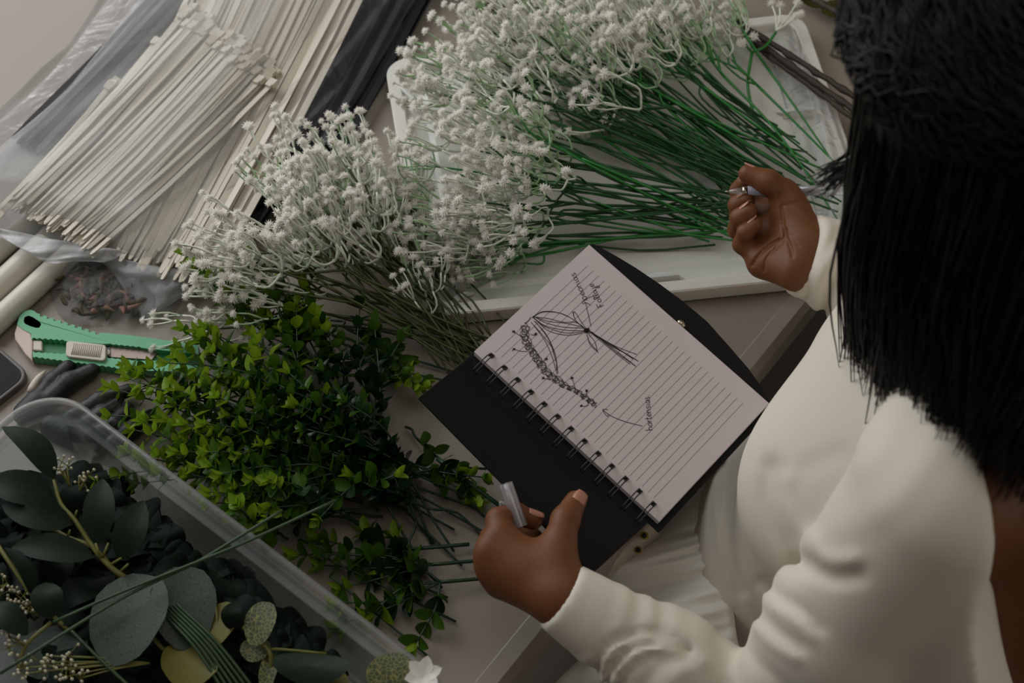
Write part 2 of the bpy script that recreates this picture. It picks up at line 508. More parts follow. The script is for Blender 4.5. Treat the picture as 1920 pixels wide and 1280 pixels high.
# under bundle: long ties whose tails end at the bag's lower hem
for i in range(150):
    u = (i % 50)/49.0; lay = i//50
    tail = (150+ 235*u + r.uniform(-14, 14), 455+70*u**0.8 + r.uniform(-40, 18))
    head = (tail[0]+ 285 + 40*u + r.uniform(-10, 10), tail[1]-600+r.uniform(-10, 10))
    lay_tie(tieB[0], head, tail, 0.018+0.006*lay+0.002*(i % 3), 'long white nylon cable tie of the lower bundle in the clear bag', 'long white cable ties', r.uniform(-.5, .5))
# upper bundle
for i in range(138):
    u = (i % 46)/45.0; lay = i//46
    head = (338+165*u + r.uniform(-9, 9), 22+112*u + r.uniform(-16, 30))
    if i in (0, 1): head = (290, 82)
    if i in (2, 3, 47, 48): head = (204+ r.uniform(-4, 8), 160+r.uniform(-5, 5))
    if i in (2, 3, 47, 48): tail = (-118+r.uniform(0, 30), 500)
    else: tail = (20 + 150*u + r.uniform(-8, 8), 372+95*u+r.uniform(-14, 16))
    lay_tie(tieA[i % 2], head, tail, 0.036+0.005*lay+0.002*math.sin(i*1.7)-0.006*abs(u-.5), WT, 'white cable ties fanned on top', r.uniform(-.45, .45))
# black ties below, sticking out on both sides
KL = 'black nylon cable tie in the dark bag under the white ties'
for i in range(30):
    u = i/29.0
    tail = (395+155*u + r.uniform(-8, 8), 440-60*u+r.uniform(-25, 25)) if u < .7 else (520+90*(u-.7)/.3, 400-70*(u-.7)/.3+r.uniform(-20, 10))
    head = (tail[0]+ 262+r.uniform(-10, 10), tail[1]-470)
    lay_tie(tieK[0], head, tail, 0.008+0.005*(i % 3), KL, 'black cable ties', r.uniform(-.6, .6), name='black_cable_tie')
for i in range(16):
    u = i/15.0
    tail = (28+75*u+r.uniform(-5, 5), 250+60*u+r.uniform(-12, 12)); head = (tail[0]+345, tail[1]-360)
    lay_tie(tieK[0], head, tail, 0.007+0.004*(i % 3), 'black nylon cable tie in the dark bag on its window side', 'black cable ties by the window', r.uniform(-.6, .6), name='black_cable_tie')

def pillow(name, m, label, cat, left, right, h0, hfun, nu=40, nv=26, seed=0, wr=0.004, rag=0.0, parent=None):
    """bag between two pixel edge curves (same parameter runs top to bottom); top film over a bottom film"""
    Lp = bez([(x, y, 0) for x, y in left], nu); Rp = bez([(x, y, 0) for x, y in right], nu)
    n = min(len(Lp), len(Rp)); rs = np.random.RandomState(seed)
    ph = rs.uniform(0, 6.28, (10,)); fr = rs.uniform(6, 26, (10, 2))
    top = np.zeros((n, nv, 3)); bot = np.zeros((n, nv, 3))
    for i in range(n):
        for j in range(nv):
            v = j/(nv-1); u = i/(n-1)
            px = Lp[i]*(1-v)+Rp[i]*v
            h = hfun(u, v)
            wv = sum(math.sin(fr[k, 0]*u+fr[k, 1]*v+ph[k]) for k in range(10))/5*wr*min(1, 6*v*(1-v)+.1)
            q = P(px[0], px[1], h0)
            top[i, j] = q*[1, 1, 0]+[0, 0, T+h0+h+wv if h > 0.004 else T+h0+h]
            bot[i, j] = q*[1, 1, 0]+[0, 0, T+max(0.0012, h0-0.001)]
    c = top.reshape(-1, 3).mean(0)*[1, 1, 0]+[0, 0, T]
    b = MB(); b.grid(top); b.grid(bot[:, ::-1])
    o = b.build(name, m, parent, c if parent is None else None)
    if parent is None: tag(o, label, cat)
    return o
prof_ = lambda u, v: 0.004+0.060*min(1, 4.5*v, 4.5*(1-v))*min(1, 9*(1-u)+.2)
pillow('plastic_bag', 'bag_film', 'large clear plastic bag holding the white cable ties', 'plastic bag',
       [(300, -60), (262, 0), (170, 120), (95, 205), (0, 282), (-70, 350), (-75, 425)], [(735, -60), (697, 0), (610, 130), (520, 270), (440, 400), (395, 480), (350, 548)],
       0.003, prof_, seed=4, wr=0.004, nu=60, nv=40)
pillow('plastic_bag', 'bag_film_black', 'clear plastic bag of black cable ties showing from under the white ties', 'plastic bag',
       [(660, -60), (610, 30), (520, 180), (430, 330), (370, 440)], [(860, -60), (815, 10), (745, 110), (690, 200), (600, 290)],
       0.001, lambda u, v: 0.002+0.032*min(1, 4*v, 4*(1-v)), seed=9, wr=0.006, nu=50, nv=24)
pillow('plastic_bag', 'bag_film_black', 'crinkled clear plastic bag of black ties along the window side', 'plastic bag',
       [(262, -60), (205, 0), (140, 85), (75, 160), (0, 228), (-60, 280)], [(350, -60), (300, 0), (240, 80), (160, 180), (60, 280), (-30, 330)],
       0.001, lambda u, v: 0.002+0.028*min(1, 4*v, 4*(1-v)), seed=12, wr=0.006, nu=50, nv=20)
# folded-over hem and corner of the big bag
def sheet(name, m, label, cat, rows, hs, seed, wr=0.003, nu=26, nv=20):
    """free plastic sheet through rows of pixel points (each row left to right), heights per row point"""
    A = [bez([(x, y, 0) for x, y in rw], nv) for rw in rows]
    H = [bez([(h, 0, 0) for h in hh], nv) for hh in hs]
    k = min(min(map(len, A)), min(map(len, H)))
    cols = []
    rs = np.random.RandomState(seed); ph = rs.uniform(0, 6.28, 8); fr = rs.uniform(4, 22, (8, 2))
    for j in range(k):
        path = bez([np.array([A[i][j][0], A[i][j][1], H[i][j][0]]) for i in range(len(rows))], nu)
        cols.append(path)
    n = min(map(len, cols))
    G = np.zeros((n, k, 3))
    for i in range(n):
        for j in range(k):
            x, y, h = cols[j][i]
            wv = sum(math.sin(fr[q, 0]*i/n+fr[q, 1]*j/k+ph[q]) for q in range(8))/4*wr
            G[i, j] = P(x, y, max(0.0015, h+wv))
    c = G.reshape(-1, 3).mean(0)*[1, 1, 0]+[0, 0, T]
    b = MB(); b.grid(G); o = b.build(name, m, None, c)
    sd = o.modifiers.new('thick', 'SOLIDIFY'); sd.thickness = 0.0004
    return tag(o, label, cat)
sheet('plastic_bag', 'bag_flap', 'pointed loose corner of clear plastic hanging from the white tie bag', 'plastic bag',
      [[(128, 478), (200, 480), (300, 500), (380, 505)], [(200, 500), (250, 530), (310, 545), (365, 535)], [(268, 600), (273, 604), (280, 604), (290, 596)]],
      [[.020, .03, .03, .02], [.018, .022, .022, .016], [.004, .005, .005, .004]], 5)
sheet('plastic_bag', 'bag_flap', 'rolled clear plastic hem below the white tie bag on the tubes', 'plastic bag',
      [[(-10, 425), (60, 440), (140, 455), (240, 470)], [(-10, 437), (60, 472), (130, 480), (200, 490)], [(66, 478), (80, 490), (110, 494), (150, 488)]],
      [[.03, .04, .042, .04], [.03, .038, .04, .034], [.034, .036, .036, .03]], 8)

# ------------------------------------------------------------------ white tubes
mat('tube_white', srgb(205, 200, 186), 0.3, var=0.03, scale=10)
def roll_tube(a, b_, r_, label):
    p, q = P(*a, r_), P(*b_, r_)
    o = thing('plastic_tube', label, 'tube', (*(p[:2]), T), 'white tubes under the bag')
    m = MB(); m.tube([p, q], r_, 20, cap=False)
    d = nrm(q-p); x, y, _ = frame(d)
    m.build('tube_wall', 'tube_white', o)
    m = MB(); m.tube([p+d*.0005, q-d*.0005], r_*.82, 20, cap=True); m.build('tube_core', 'nylon_black', o)
roll_tube((-60, 520), (190, 300), 0.0105, 'narrow white plastic tube on the outer side, under the bag')
roll_tube((-60, 590), (200, 350), 0.0125, 'glossy white plastic tube lying between its two neighbours')
roll_tube((-30, 625), (210, 405), 0.0115, 'white plastic tube next to the green utility knife')

# ------------------------------------------------------------------ moss bag
mat('moss_dry', srgb(92, 84, 52), 0.8, col2=srgb(52, 44, 30), scale=120)
mat('moss_pink', srgb(150, 105, 88), 0.7, var=0.2, scale=80)
mb_o = thing('moss_bag', 'small clear bag of dried moss and petals beside the utility knife', 'bag', P(200, 555, 0))
rs = random.Random(5)
b = MB(); b2 = MB()
for i in range(150):
    x, y = rs.gauss(205, 40), rs.gauss(548, 22)
    if not (115 < x < 310 and 498 < y < 595): continue
    p = P(x, y, rs.uniform(.004, .016)); d = nrm(NR.normal(size=3)*[1, 1, .5])
    (b if rs.random() < .8 else b2).tube(bez([p-d*.007, p+NR.normal(size=3)*.003, p+d*.007], 5), [.0006, .0022, .0028, .002, .0006], 5)
o = b.build('moss', 'moss_dry', mb_o); o['kind'] = 'stuff'
o = b2.build('petals', 'moss_pink', mb_o); o['kind'] = 'stuff'
pillow('bag_film', 'bag_film_small', '', '', [(100, 490), (94, 540), (112, 590), (140, 612)], [(330, 500), (340, 545), (320, 590), (250, 612)], 0.001,
       lambda u, v: 0.002+0.022*min(1, 4*v*(1-v)*1.3)*min(1, 6*u+.3, 5*(1-u)+.05), seed=21, wr=0.003, parent=mb_o)

# ================================================================== utility knife
mat('knife_green', srgb(88, 170, 122), 0.42, var=0.04, scale=30)
mat('knife_green_deep', srgb(44, 122, 76), 0.5, var=0.05)
mat('knife_cap', srgb(205, 186, 172), 0.5, var=0.03)
mat('knife_slider', srgb(205, 196, 182), 0.5, var=0.03)
mat('blade_steel', srgb(140, 124, 116), 0.4, metal=0.6, var=0.1, scale=60)
def kp(x, y, h): return P(x/5.647, y/5.647+540, h)
kn = thing('utility_knife', 'green utility knife with pale slider and retracted blade on the table', 'utility knife', kp(900, 620, 0))
def plate(name, m, pts, h0, h1, bevel=0.0012):
    b = MB(); top = [kp(x, y, h1) for x, y in pts]
    bot = [np.array([p[0], p[1], T+h0]) for p in top]
    b.prism(bot, top)
    return fixn(b.build(name, m, kn, smooth=False, bevel=bevel))
H1 = 0.0115
def notch(x0, y0, x1, y1, n, dep, wd=0.45):
    out = []
    dx, dy = (x1-x0)/n, (y1-y0)/n; L = math.hypot(dx, dy); nx, ny = -dy/L*dep, dx/L*dep
    for i in range(n):
        a = (x0+dx*i, y0+dy*i)
        out += [a, (a[0]+dx*(1-wd), a[1]+dy*(1-wd)), (a[0]+dx*(1-wd)+nx, a[1]+dy*(1-wd)+ny), (a[0]+dx+nx*.9, a[1]+dy+ny*.9)]
    return out
# top rail with the grip notches, running from the tail eye to the nose
top_rail = [(330, 480), (250, 440), (180, 385), (205, 300), (255, 245), (320, 228), (360, 240)] + notch(385, 262, 1050, 475, 9, 22) + \
           [(1060, 470), (1400, 500), (1850, 566), (2100, 605), (2100, 700), (1700, 655), (1500, 632)] + \
           [(1500-i*30, 630-i*3-(10 if i % 2 else 0)) for i in range(1, 12)] + [(1100, 590), (690, 560)] + \
           [(690-i*30, 558-i*2-(14 if i % 2 else 0)) for i in range(1, 12)] + [(335, 540)]
eye = [(250, 345), (262, 305), (300, 290), (345, 305), (420, 355), (436, 385), (415, 420), (380, 420), (310, 400), (262, 375)]
# cut the eye with a keyhole seam
tr = top_rail[:]
i0 = 2
tr = tr[:i0+1] + [eye[0]] + eye[1:][::1] + [(250, 345.5), (180.5, 385.5)] + tr[i0+1:]
plate('body', 'knife_green', tr, 0.001, H1, 0.0)
bot_rail = [(345, 665)] + [(345+i*33, 672+i*2+(10 if i % 2 else 0)) for i in range(1, 11)] + [(690, 690), (1120, 730)] + \
           [(1130+i*30, 732+i*3+(8 if i % 2 else 0)) for i in range(1, 13)] + [(1600, 765), (1850, 790), (2100, 820), (2100, 885), (1600, 875), (1230, 850)] + \
           [(1215-i*32, 846-i*4.2-(0 if i % 2 else 12)) for i in range(0, 27)] + [(350, 735)]
plate('lower_rail', 'knife_green', bot_rail, 0.001, H1, 0.0)
plate('channel', 'knife_green_deep', [(330, 480), (800, 530), (1500, 600), (2100, 660), (2100, 850), (1500, 800), (800, 740), (340, 700)], 0.001, 0.005)
plate('end_cap', 'knife_cap', [(180, 378), (325, 470), (345, 560), (342, 770), (270, 700), (200, 600), (158, 540), (150, 480)], 0.001, H1-.0008)
plate('end_clip', 'knife_slider', [(345, 548), (445, 552), (445, 660), (345, 655)], 0.001, H1-.002)
plate('blade', 'blade_steel', [(1120, 605), (1690, 640), (1610, 755), (1120, 725)], 0.005, 0.0075, 0.0)
plate('blade_holder', 'nylon_black', [(1115, 592), (1165, 600), (1170, 725), (1115, 720)], 0.005, 0.0085, 0.0)
plate('blade_stud', 'knife_slider', [(1125, 660), (1145, 645), (1165, 660), (1165, 690), (1145, 705), (1125, 690)], 0.005, 0.0095, 0.0004)
sl = plate('slider', 'knife_slider', [(700, 575), (715, 558), (740, 556), (1080, 592), (1112, 600), (1122, 625), (1118, 735), (1100, 762), (1070, 765), (730, 725), (700, 710), (694, 690)], 0.006, 0.0150, 0.0015)
for i in range(15):
    b = MB(); x = 780+i*21
    a = kp(x, 583+i*1.7, .0153); c = kp(x-22, 700+i*2.2, .0153)
    b.tube([a, c], .0007, 4); o = b.build('grip_rib', 'knife_slider', kn)
# clear bead peg beside the knife loop
mat('clear_plastic', srgb(170, 172, 160), 0.15, var=0.05, trans=0.6)
pg = thing('push_pin', 'clear plastic push pin by the loop of the green knife', 'push pin', P(45, 585, 0))
b = MB(); p0 = P(41, 552, .012); p1 = P(44, 566, .010); p2 = P(53, 582, .006)
b.ball(p1, .0055, 12, 8); b.tube([p1, P(40, 548, .012)], [.002, .0026], 8); b.ball(P(41, 549, .0125), .0032, 8, 6); b.build('pin_head', 'clear_plastic', pg)
b = MB(); b.tube([p1, P(53, 583, .004)], [.0022, .0012], 6); b.build('pin_tip', 'knife_slider', pg)
# pale plastic peg next to the gloves
b = MB(); b.tube(bez([P(55, 735, .003), P(70, 712, .004), P(85, 695, .003)], 7), [.003, .0036, .0036, .0034, .003, .002, .0012][:7], 8)
tag(b.build('plastic_stick', 'knife_slider', None, P(70, 715, 0)), 'short pale plastic stick between the phone and the black gloves', 'stick')

# ------------------------------------------------------------------ phone
mat('screen_black', srgb(8, 8, 9), 0.35, var=0.05, spec=0.12)
mat('phone_case', srgb(88, 82, 80), 0.4, var=0.04)
ph = thing('smartphone', 'black smartphone with grey frame lying screen up by the storage box', 'phone', P(5, 700, 0))
cs = [P(-35, 776, .009), P(59, 702, .009), P(-20, 634, .009), P(-150, 690, .009)]
def slab_rr(b, corners, r, z0, z1, inset=0.0, n=7):
    L = rrect(*corners, r, inset, n); b.prism([(*p, z0) for p in L], [(*p, z1) for p in L])
b = MB(); slab_rr(b, cs, .014, T+.0006, T+.0085); fixn(b.build('phone_frame', 'phone_case', ph, smooth=False, bevel=.0015))
b = MB(); slab_rr(b, cs, .014, T+.0080, T+.0090, .0035); fixn(b.build('screen', 'screen_black', ph, smooth=False))

# ------------------------------------------------------------------ black gloves
mat('glove_rubber', srgb(30, 29, 31), 0.5, var=0.1, scale=60, bump=0.15, bscale=400)
def glove(label, fingers, palm, vox=0.0016):
    pts = [P(*q) for f in fingers for q in f[0]]+[P(*q) for q in palm[0]]
    lo = np.min(pts, 0)-.02; hi = np.max(pts, 0)+.02
    lo[2] = T-.004
    fs = [([P(*q) for q in f[0]], f[1]) for f in fingers]; pp = [P(*q) for q in palm[0]]
    def f(p):
        dp = chain(p, pp, palm[1], .006); d = dp
        for c, rr in fs: d = np.minimum(d, smin(dp, chain(p, c, rr, .004), .004))
        d = d+0.0002*np.sin(p[..., 0]*900)*np.sin(p[..., 1]*700)
        return np.maximum(d, T+.0006-p[..., 2])
    v, q = surface_nets(f, lo, hi, vox)
    b = MB(); b.v = v.tolist(); b.f = [tuple(x) for x in q.tolist()]
    c = v.mean(0)*[1, 1, 0]+[0, 0, T]
    return tag(b.build('glove', 'glove_rubber', None, c), label, 'glove')
glove('black rubber glove whose two fingers point at the utility knife',
      [([(70, 752, .008), (100, 715, .010), (127, 688, .009)], [.0085, .0085, .0068]), ([(80, 760, .008), (130, 716, .012), (172, 695, .010)], [.009, .009, .0072])],
      ([(70, 755, .008), (50, 775, .007)], [.012, .012]))
glove('black rubber glove with four fingers reaching to the green leaves',
      [([(120, 790, .008), (185, 752, .011), (243, 731, .010)], [.0075, .008, .0062]), ([(150, 800, .008), (190, 778, .010), (222, 758, .009)], [.0075, .008, .0066]),
       ([(180, 812, .008), (215, 795, .010), (240, 766, .009)], [.0072, .0078, .0062]), ([(210, 830, .008), (245, 806, .009), (284, 778, .008)], [.007, .0076, .006])],
      ([(100, 800, .008), (165, 825, .008)], [.012, .013]))
# ================================================================== artificial baby's breath
mat('stem_green', srgb(42, 128, 50), 0.4, var=0.15, scale=50)
mat('stem_green_dark', srgb(30, 84, 38), 0.45, var=0.2, scale=40)
mat('stem_olive', srgb(70, 78, 34), 0.5, var=0.25, scale=40)
mat('sprig_pale', srgb(214, 226, 200), 0.5, col2=srgb(240, 240, 228), scale=60)
mat('sprig_green', srgb(120, 176, 112), 0.45, col2=srgb(196, 212, 180), scale=45)
leafmat('blossom_white', srgb(255, 253, 249), srgb(252, 249, 243), 0.8, .42, spec=.2)
def blossom_mesh(seed, R=0.0056):
    rs = np.random.RandomState(seed); b = MB()
    for k in range(30):
        t = math.acos(1-1.45*(k+.5)/30); a = k*2.39996+rs.uniform(-.2, .2)
        d = np.array([math.sin(t)*math.cos(a), math.sin(t)*math.sin(a), math.cos(t)])
        x, y, _ = frame(d); L = R*rs.uniform(.85, 1.2); wd = R*.17
        b.add([d*R*.12, d*L*.55+x*wd, d*L, d*L*.55-x*wd, d*L*.55+y*wd*.7], [(0, 1, 2, 4), (0, 4, 2, 3)])
    b.ball((0, 0, 0), R*.42, 6, 4)
    return b.mesh('blossom', 'blossom_white', smooth=False)
BLOS = [blossom_mesh(s) for s in range(3)]
def sprig_data(seed, m):
    """one forked pale sprig growing along +z; returns mesh and blossom frames"""
    r = random.Random(seed); b = MB(); tips = []
    n = r.choice((4, 5, 5))
    for k in range(n):
        a = 2*math.pi*k/n+r.uniform(-.4, .4); sp = r.uniform(.012, .024); L = r.uniform(.032, .050)
        d = np.array([math.cos(a), math.sin(a), 0])
        j = d*sp*.9+np.array([0, 0, L*.45])
        b.tube(bez([(0, 0, 0), d*sp*.7+np.array([0, 0, L*.14]), j], 6), [.0013, .0012, .0011, .0011, .0011, .0011, .001, .001][:7], 5)
        for q in range(r.choice((2, 2, 3))):
            a2 = a+r.uniform(-1.3, 1.3); e = np.array([math.cos(a2), math.sin(a2), 0])
            tip = j+e*r.uniform(.003, .009)+np.array([0, 0, L*r.uniform(.35, .75)])
            mid = (j+tip)/2+e*.0025
            b.tube(bez([j, mid, tip], 4), .00092, 4)
            tips.append((tip, nrm(tip-mid)))
    me = b.mesh('sprig', m)
    return me, tips
SPR = [sprig_data(s, 'sprig_pale') for s in range(6)]+[sprig_data(20+s, 'sprig_green') for s in range(3)]
def add_sprig(parent, pos, d, scale, roll, kind):
    me, tips = SPR[kind]
    x, y, z = frame(d); c, s = math.cos(roll), math.sin(roll)
    x, y = x*c+y*s, y*c-x*s
    M = mtx(x*scale, y*scale, z*scale, pos-parent_world(parent))
    o = put('sprig', me, parent, M)
    for i, (tp, td) in enumerate(tips):
        fx, fy, fz = frame(td)
        k = RND.uniform(.8, 1.2)
        put('blossom', BLOS[(i+kind) % 3], o, mtx(fx*k, fy*k, fz*k, tp))
def spray(base, head, label, group, mstem, r, hb=0.02, hh=0.07, nsp=5, spread=46, bow=0.0, greens=0.35, floor_h=0.006, name='babys_breath_spray', wires=0):
    """wire stem from base pixel to head pixel, forking into sprigs round the head"""
    A = P(*base, hb); H = P(*head, hh); v = H-A; L = np.linalg.norm(v)
    side = nrm(np.cross(v, [0, 0, 1]))
    root = thing(name, label, 'artificial flower', A, group)
    F0 = A+v*max(0.35, 1-0.085/L)          # where the stem starts to fork
    mid = A+(F0-A)*.55+side*bow*L+np.array([0, 0, r.uniform(0, .006)])
    b = MB(); path = bez([A, mid, F0], 12)
    b.tube(path, [.0009+.0007*i/len(path) for i in range(len(path))], 6)
    for q in range(wires):      # the spray's side wires, bound to the main stem near its head
        o1 = np.array([r.gauss(0, .012), r.gauss(0, .010), r.uniform(-.004, .006)]); o2 = np.array([r.gauss(0, .007), r.gauss(0, .007), r.uniform(-.006, .004)])
        a1 = A+o1+v*r.uniform(-.05, .08); a1[2] = max(a1[2], T+.014)
        b.tube(bez([a1, (a1+F0)/2+o2*1.5+np.array([0, 0, -.004]), F0+o2, F0+(H-F0)*.2], 10), .00115, 5)
    jobs = []
    for k in range(nsp):
        t = (k+.5)/nsp
        S = F0+(H-F0)*t*.55
        off = np.array([r.gauss(0, 1), r.gauss(0, 1)*.8, 0])*spread/2000.0
        tip = F0+(H-F0)*(0.75+.25*t)+off+np.array([0, 0, r.uniform(-.018, .022)])
        tip[2] = max(tip[2], T+floor_h+.006)
        d = nrm(tip-S)
        q = tip-d*.016
        b.tube(bez([S, S+(q-S)*.5+np.array([r.gauss(0, .004), r.gauss(0, .004), r.gauss(0, .003)]), q], 6), [.0014, .0013, .0012, .0011, .0011, .001, .001][:7], 5)
        jobs.append((q, nrm(d+nrm(v)*.3+np.array([0, 0, r.uniform(-.1, .5)]))))
    b.tube([F0, F0+(H-F0)*.55], [.0016, .0011], 5)
    b.build('stem', mstem, root)
    for q, d in jobs:
        kind = r.randrange(6) if r.random() > greens else 6+r.randrange(3)
        add_sprig(root, q, d, r.uniform(.82, 1.12), r.uniform(0, 6.28), kind)
    return root
poly1 = [(822, 66), (880, 40), (960, 10), (1080, -10), (1190, 0), (1225, 60), (1200, 130), (1120, 170), (1030, 200), (985, 260), (985, 330), (970, 400), (940, 440), (880, 470), (815, 430), (800, 340), (815, 260), (805, 190), (808, 120)]
poly1 = [(x+(920-x)*.42 if x < 920 else x, y) for x, y in poly1]
r1 = random.Random(17)
hd = poisson(poly1, 44, rnd=r1)
L1 = "white artificial baby's breath spray on green stem in the bunch on the lid"
G1 = "baby's breath sprays of the large bunch on the lid"
for x, y in hd:
    edge = min(abs(x-810), 200)/200.0
    inner = sum(1 for a, b_ in hd if (a-x)**2+(b_-y)**2 < 110**2)/14.0
    if y < 190:
        base = (r1.uniform(1400, 1560), r1.uniform(315, 405))
        if x > 1100: base = (r1.uniform(1460, 1600), r1.uniform(250, 400))
    else: base = (r1.uniform(1340, 1425), r1.uniform(370, 445))
    spray(base, (x, y), L1, G1, r1.choice(('stem_green', 'stem_green_dark', 'stem_green_dark')), r1, hb=r1.uniform(.016, .032), hh=0.03+0.06*min(1, inner)+r1.uniform(-.01, .015),
          nsp=r1.choice((3, 3, 4)), spread=44, bow=r1.uniform(-.03, .03), greens=.3, floor_h=.012, wires=r1.choice((1, 2, 2)))
# thinner sprays hanging over the lid rim and to the right of the bunch
for (hx, hy), (bx, by), n, hh in (((1000, 10), (1500, 330), 4, .05), ((1275, 40), (1570, 410), 4, .05), ((1330, 70), (1600, 340), 4, .04), ((1265, 110), (1500, 270), 3, .04), ((1060, 210), (1470, 330), 3, .03),
                              ((1370, 30), (1560, 300), 3, .035), ((870, 500), (1370, 420), 4, .028), ((800, 470), (1390, 430), 4, .03), ((900, 470), (1336, 437), 4, .024), ((1130, 230), (1480, 360), 3, .03)):
    spray((bx, by), (hx, hy), "loose white artificial baby's breath spray beside the large bunch on the lid", "loose baby's breath sprays on the lid", 'stem_green', r1, hb=.024, hh=hh, nsp=n, spread=30, bow=r1.uniform(-.02, .02), greens=.5, floor_h=.012)
# the forked single spray by the brown stems
sp = thing('babys_breath_spray', "single forked white baby's breath spray lying across the brown stems", 'artificial flower', P(1415, 220, .03))
b = MB()
b.tube(bez([P(1415, 222, .024), P(1402, 160, .03), P(1410, 98, .034)], 9), .0017, 6)
b.tube(bez([P(1410, 98, .034), P(1436, 86, .036), P(1455, 60, .038)], 7), .0016, 6)
b.tube(bez([P(1410, 98, .034), P(1398, 84, .036), P(1392, 70, .037)], 5), .0014, 6)
b.build('stem', 'stem_green', sp)
for st, tips in ((P(1455, 58, .038), ((1447, 8), (1462, 12), (1500, 28), (1490, 32), (1494, 6))), (P(1392, 70, .037), ((1384, 58), (1412, 68), (1390, 80)))):
    for tp in tips:
        q = P(*tp, .044); b = MB(); b.tube(bez([st, (st+q)/2+[.002, 0, .001], q], 6), .0010, 5)
        o = b.build('sprig', 'sprig_pale', sp)
        x, y, z = frame(nrm(q-st)); put('blossom', BLOS[0], o, mtx(x*1.15, y*1.15, z*1.15, q-parent_world(sp)))
# the lone stem in front of the lid
b = MB(); b.tube(bez([P(800, 455, .03), P(960, 457, .026), P(1150, 448, .024), P(1337, 436, .024)], 14), .0013, 6)
tag(b.build('florist_wire', 'stem_green_dark', None, P(1337, 436, .02)), 'single bare green wire stem lying across the lid by the notebook', 'stem')

poly2 = [(410, 470), (455, 405), (490, 345), (570, 310), (650, 290), (700, 320), (725, 380), (690, 430), (610, 440), (580, 490), (500, 500), (440, 550), (405, 560)]
poly2 = [(x+(560-x)*.3 if x < 560 else x, y) for x, y in poly2]
r2 = random.Random(23)
hd2 = poisson(poly2, 42, rnd=r2)
for x, y in hd2:
    inner = sum(1 for a, b_ in hd2 if (a-x)**2+(b_-y)**2 < 110**2)/12.0
    base = (r2.uniform(840, 930), r2.uniform(630, 715))
    spray(base, (x, y), "white artificial baby's breath spray on olive stem in the bunch beside the lid", "baby's breath sprays of the olive-stemmed bunch", 'stem_olive', r2,
          hb=r2.uniform(.004, .02), hh=0.025+.05*min(1, inner)+r2.uniform(-.008, .012), nsp=r2.choice((3, 3, 4)), spread=40, bow=r2.uniform(-.05, .05), greens=.12, wires=1)
for (hx, hy) in ((755, 330), (770, 400), (740, 470), (780, 520), (375, 580)):
    spray((r2.uniform(850, 900), r2.uniform(650, 690)), (hx, hy), "loose white baby's breath spray reaching from the olive-stemmed bunch to the lid", "loose olive-stemmed baby's breath", 'stem_olive', r2, hb=.008, hh=.03, nsp=3, spread=26, bow=.03, greens=.2)

# ================================================================== leafy green filler stems
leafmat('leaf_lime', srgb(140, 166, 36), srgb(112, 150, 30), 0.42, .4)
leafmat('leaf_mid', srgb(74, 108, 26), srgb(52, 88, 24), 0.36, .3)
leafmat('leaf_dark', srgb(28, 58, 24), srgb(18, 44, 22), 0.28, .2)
mat('stem_leafy', srgb(30, 62, 34), 0.45, var=0.2)
def leaf_mesh(m, L=0.0165, wd=0.0064, cup=0.0026, name='leaf', nl=6, curl=0.0):
    b = MB(); G = []
    for i in range(nl+1):
        t = i/nl; hw = wd*math.sin(math.pi*min(1, t*0.95+.04))**.75*(1-.15*t)
        if i == nl: hw = 0.0001
        zc = curl*t*t*L
        G.append([(t*L, -hw, cup*(hw/wd)**2+zc), (t*L, -hw*.5, cup*.25*(hw/wd)**2+zc), (t*L, 0, zc), (t*L, hw*.5, cup*.25*(hw/wd)**2+zc), (t*L, hw, cup*(hw/wd)**2+zc)])
    b.grid(np.array(G)); return b.mesh(name, m)
LEAF = {k: [leaf_mesh('leaf_'+k), leaf_mesh('leaf_'+k, .0150, .0072, .0034), leaf_mesh('leaf_'+k, .0180, .0058, .0018)] for k in ('lime', 'mid', 'dark')}
def leafy_branch(parent, path, r, s0=1.25, s1=.7, tone=0.5, gap=0.0135, rad=.0011):
    """branch part along a path with pairs of leaves as sub-parts"""
    b = MB(); n = len(path); b.tube(path, [rad*(1-.5*i/n) for i in range(n)], 5)
    o = b.build('branch', 'stem_leafy', parent); pw = parent_world(o)
    acc = 0; k = 0
    for i in range(1, n):
        seg = path[i]-path[i-1]; L = np.linalg.norm(seg); acc += L
        while acc > gap:
            acc -= gap; k += 1
            t = i/n; d = nrm(seg); x, y, _ = frame(d)
            a0 = (k % 2)*math.pi/2+r.uniform(-.3, .3)
            for sgn in (0, math.pi):
                if r.random() < .07: continue
                a = a0+sgn; out = x*math.cos(a)+y*math.sin(a)
                ld_ = nrm(out+d*r.uniform(.25, .8)+np.array([0, 0, .12]))
                p = path[i]
                if p[2]+ld_[2]*.013 < T+.002: ld_[2] = abs(ld_[2]); ld_ = nrm(ld_)
                up = nrm(d*.9+np.array([0, 0, .55])); yy = nrm(np.cross(up, ld_)); zz = np.cross(ld_, yy)
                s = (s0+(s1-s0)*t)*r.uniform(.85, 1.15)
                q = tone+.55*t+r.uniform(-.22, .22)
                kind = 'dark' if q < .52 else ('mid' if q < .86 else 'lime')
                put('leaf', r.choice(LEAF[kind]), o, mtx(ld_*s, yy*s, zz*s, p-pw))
    # tip leaves
    d = nrm(path[-1]-path[-2]); x, y, _ = frame(d)
    for a in (0, 2.1, 4.2):
        out = x*math.cos(a)+y*math.sin(a); l2 = nrm(d+out*.6); yy = nrm(np.cross(d, l2)); zz = np.cross(l2, yy)
        put('leaf', LEAF['lime' if tone > .2 else 'mid'][2], o, mtx(l2*s1, yy*s1, zz*s1, path[-1]-pw))
    return o
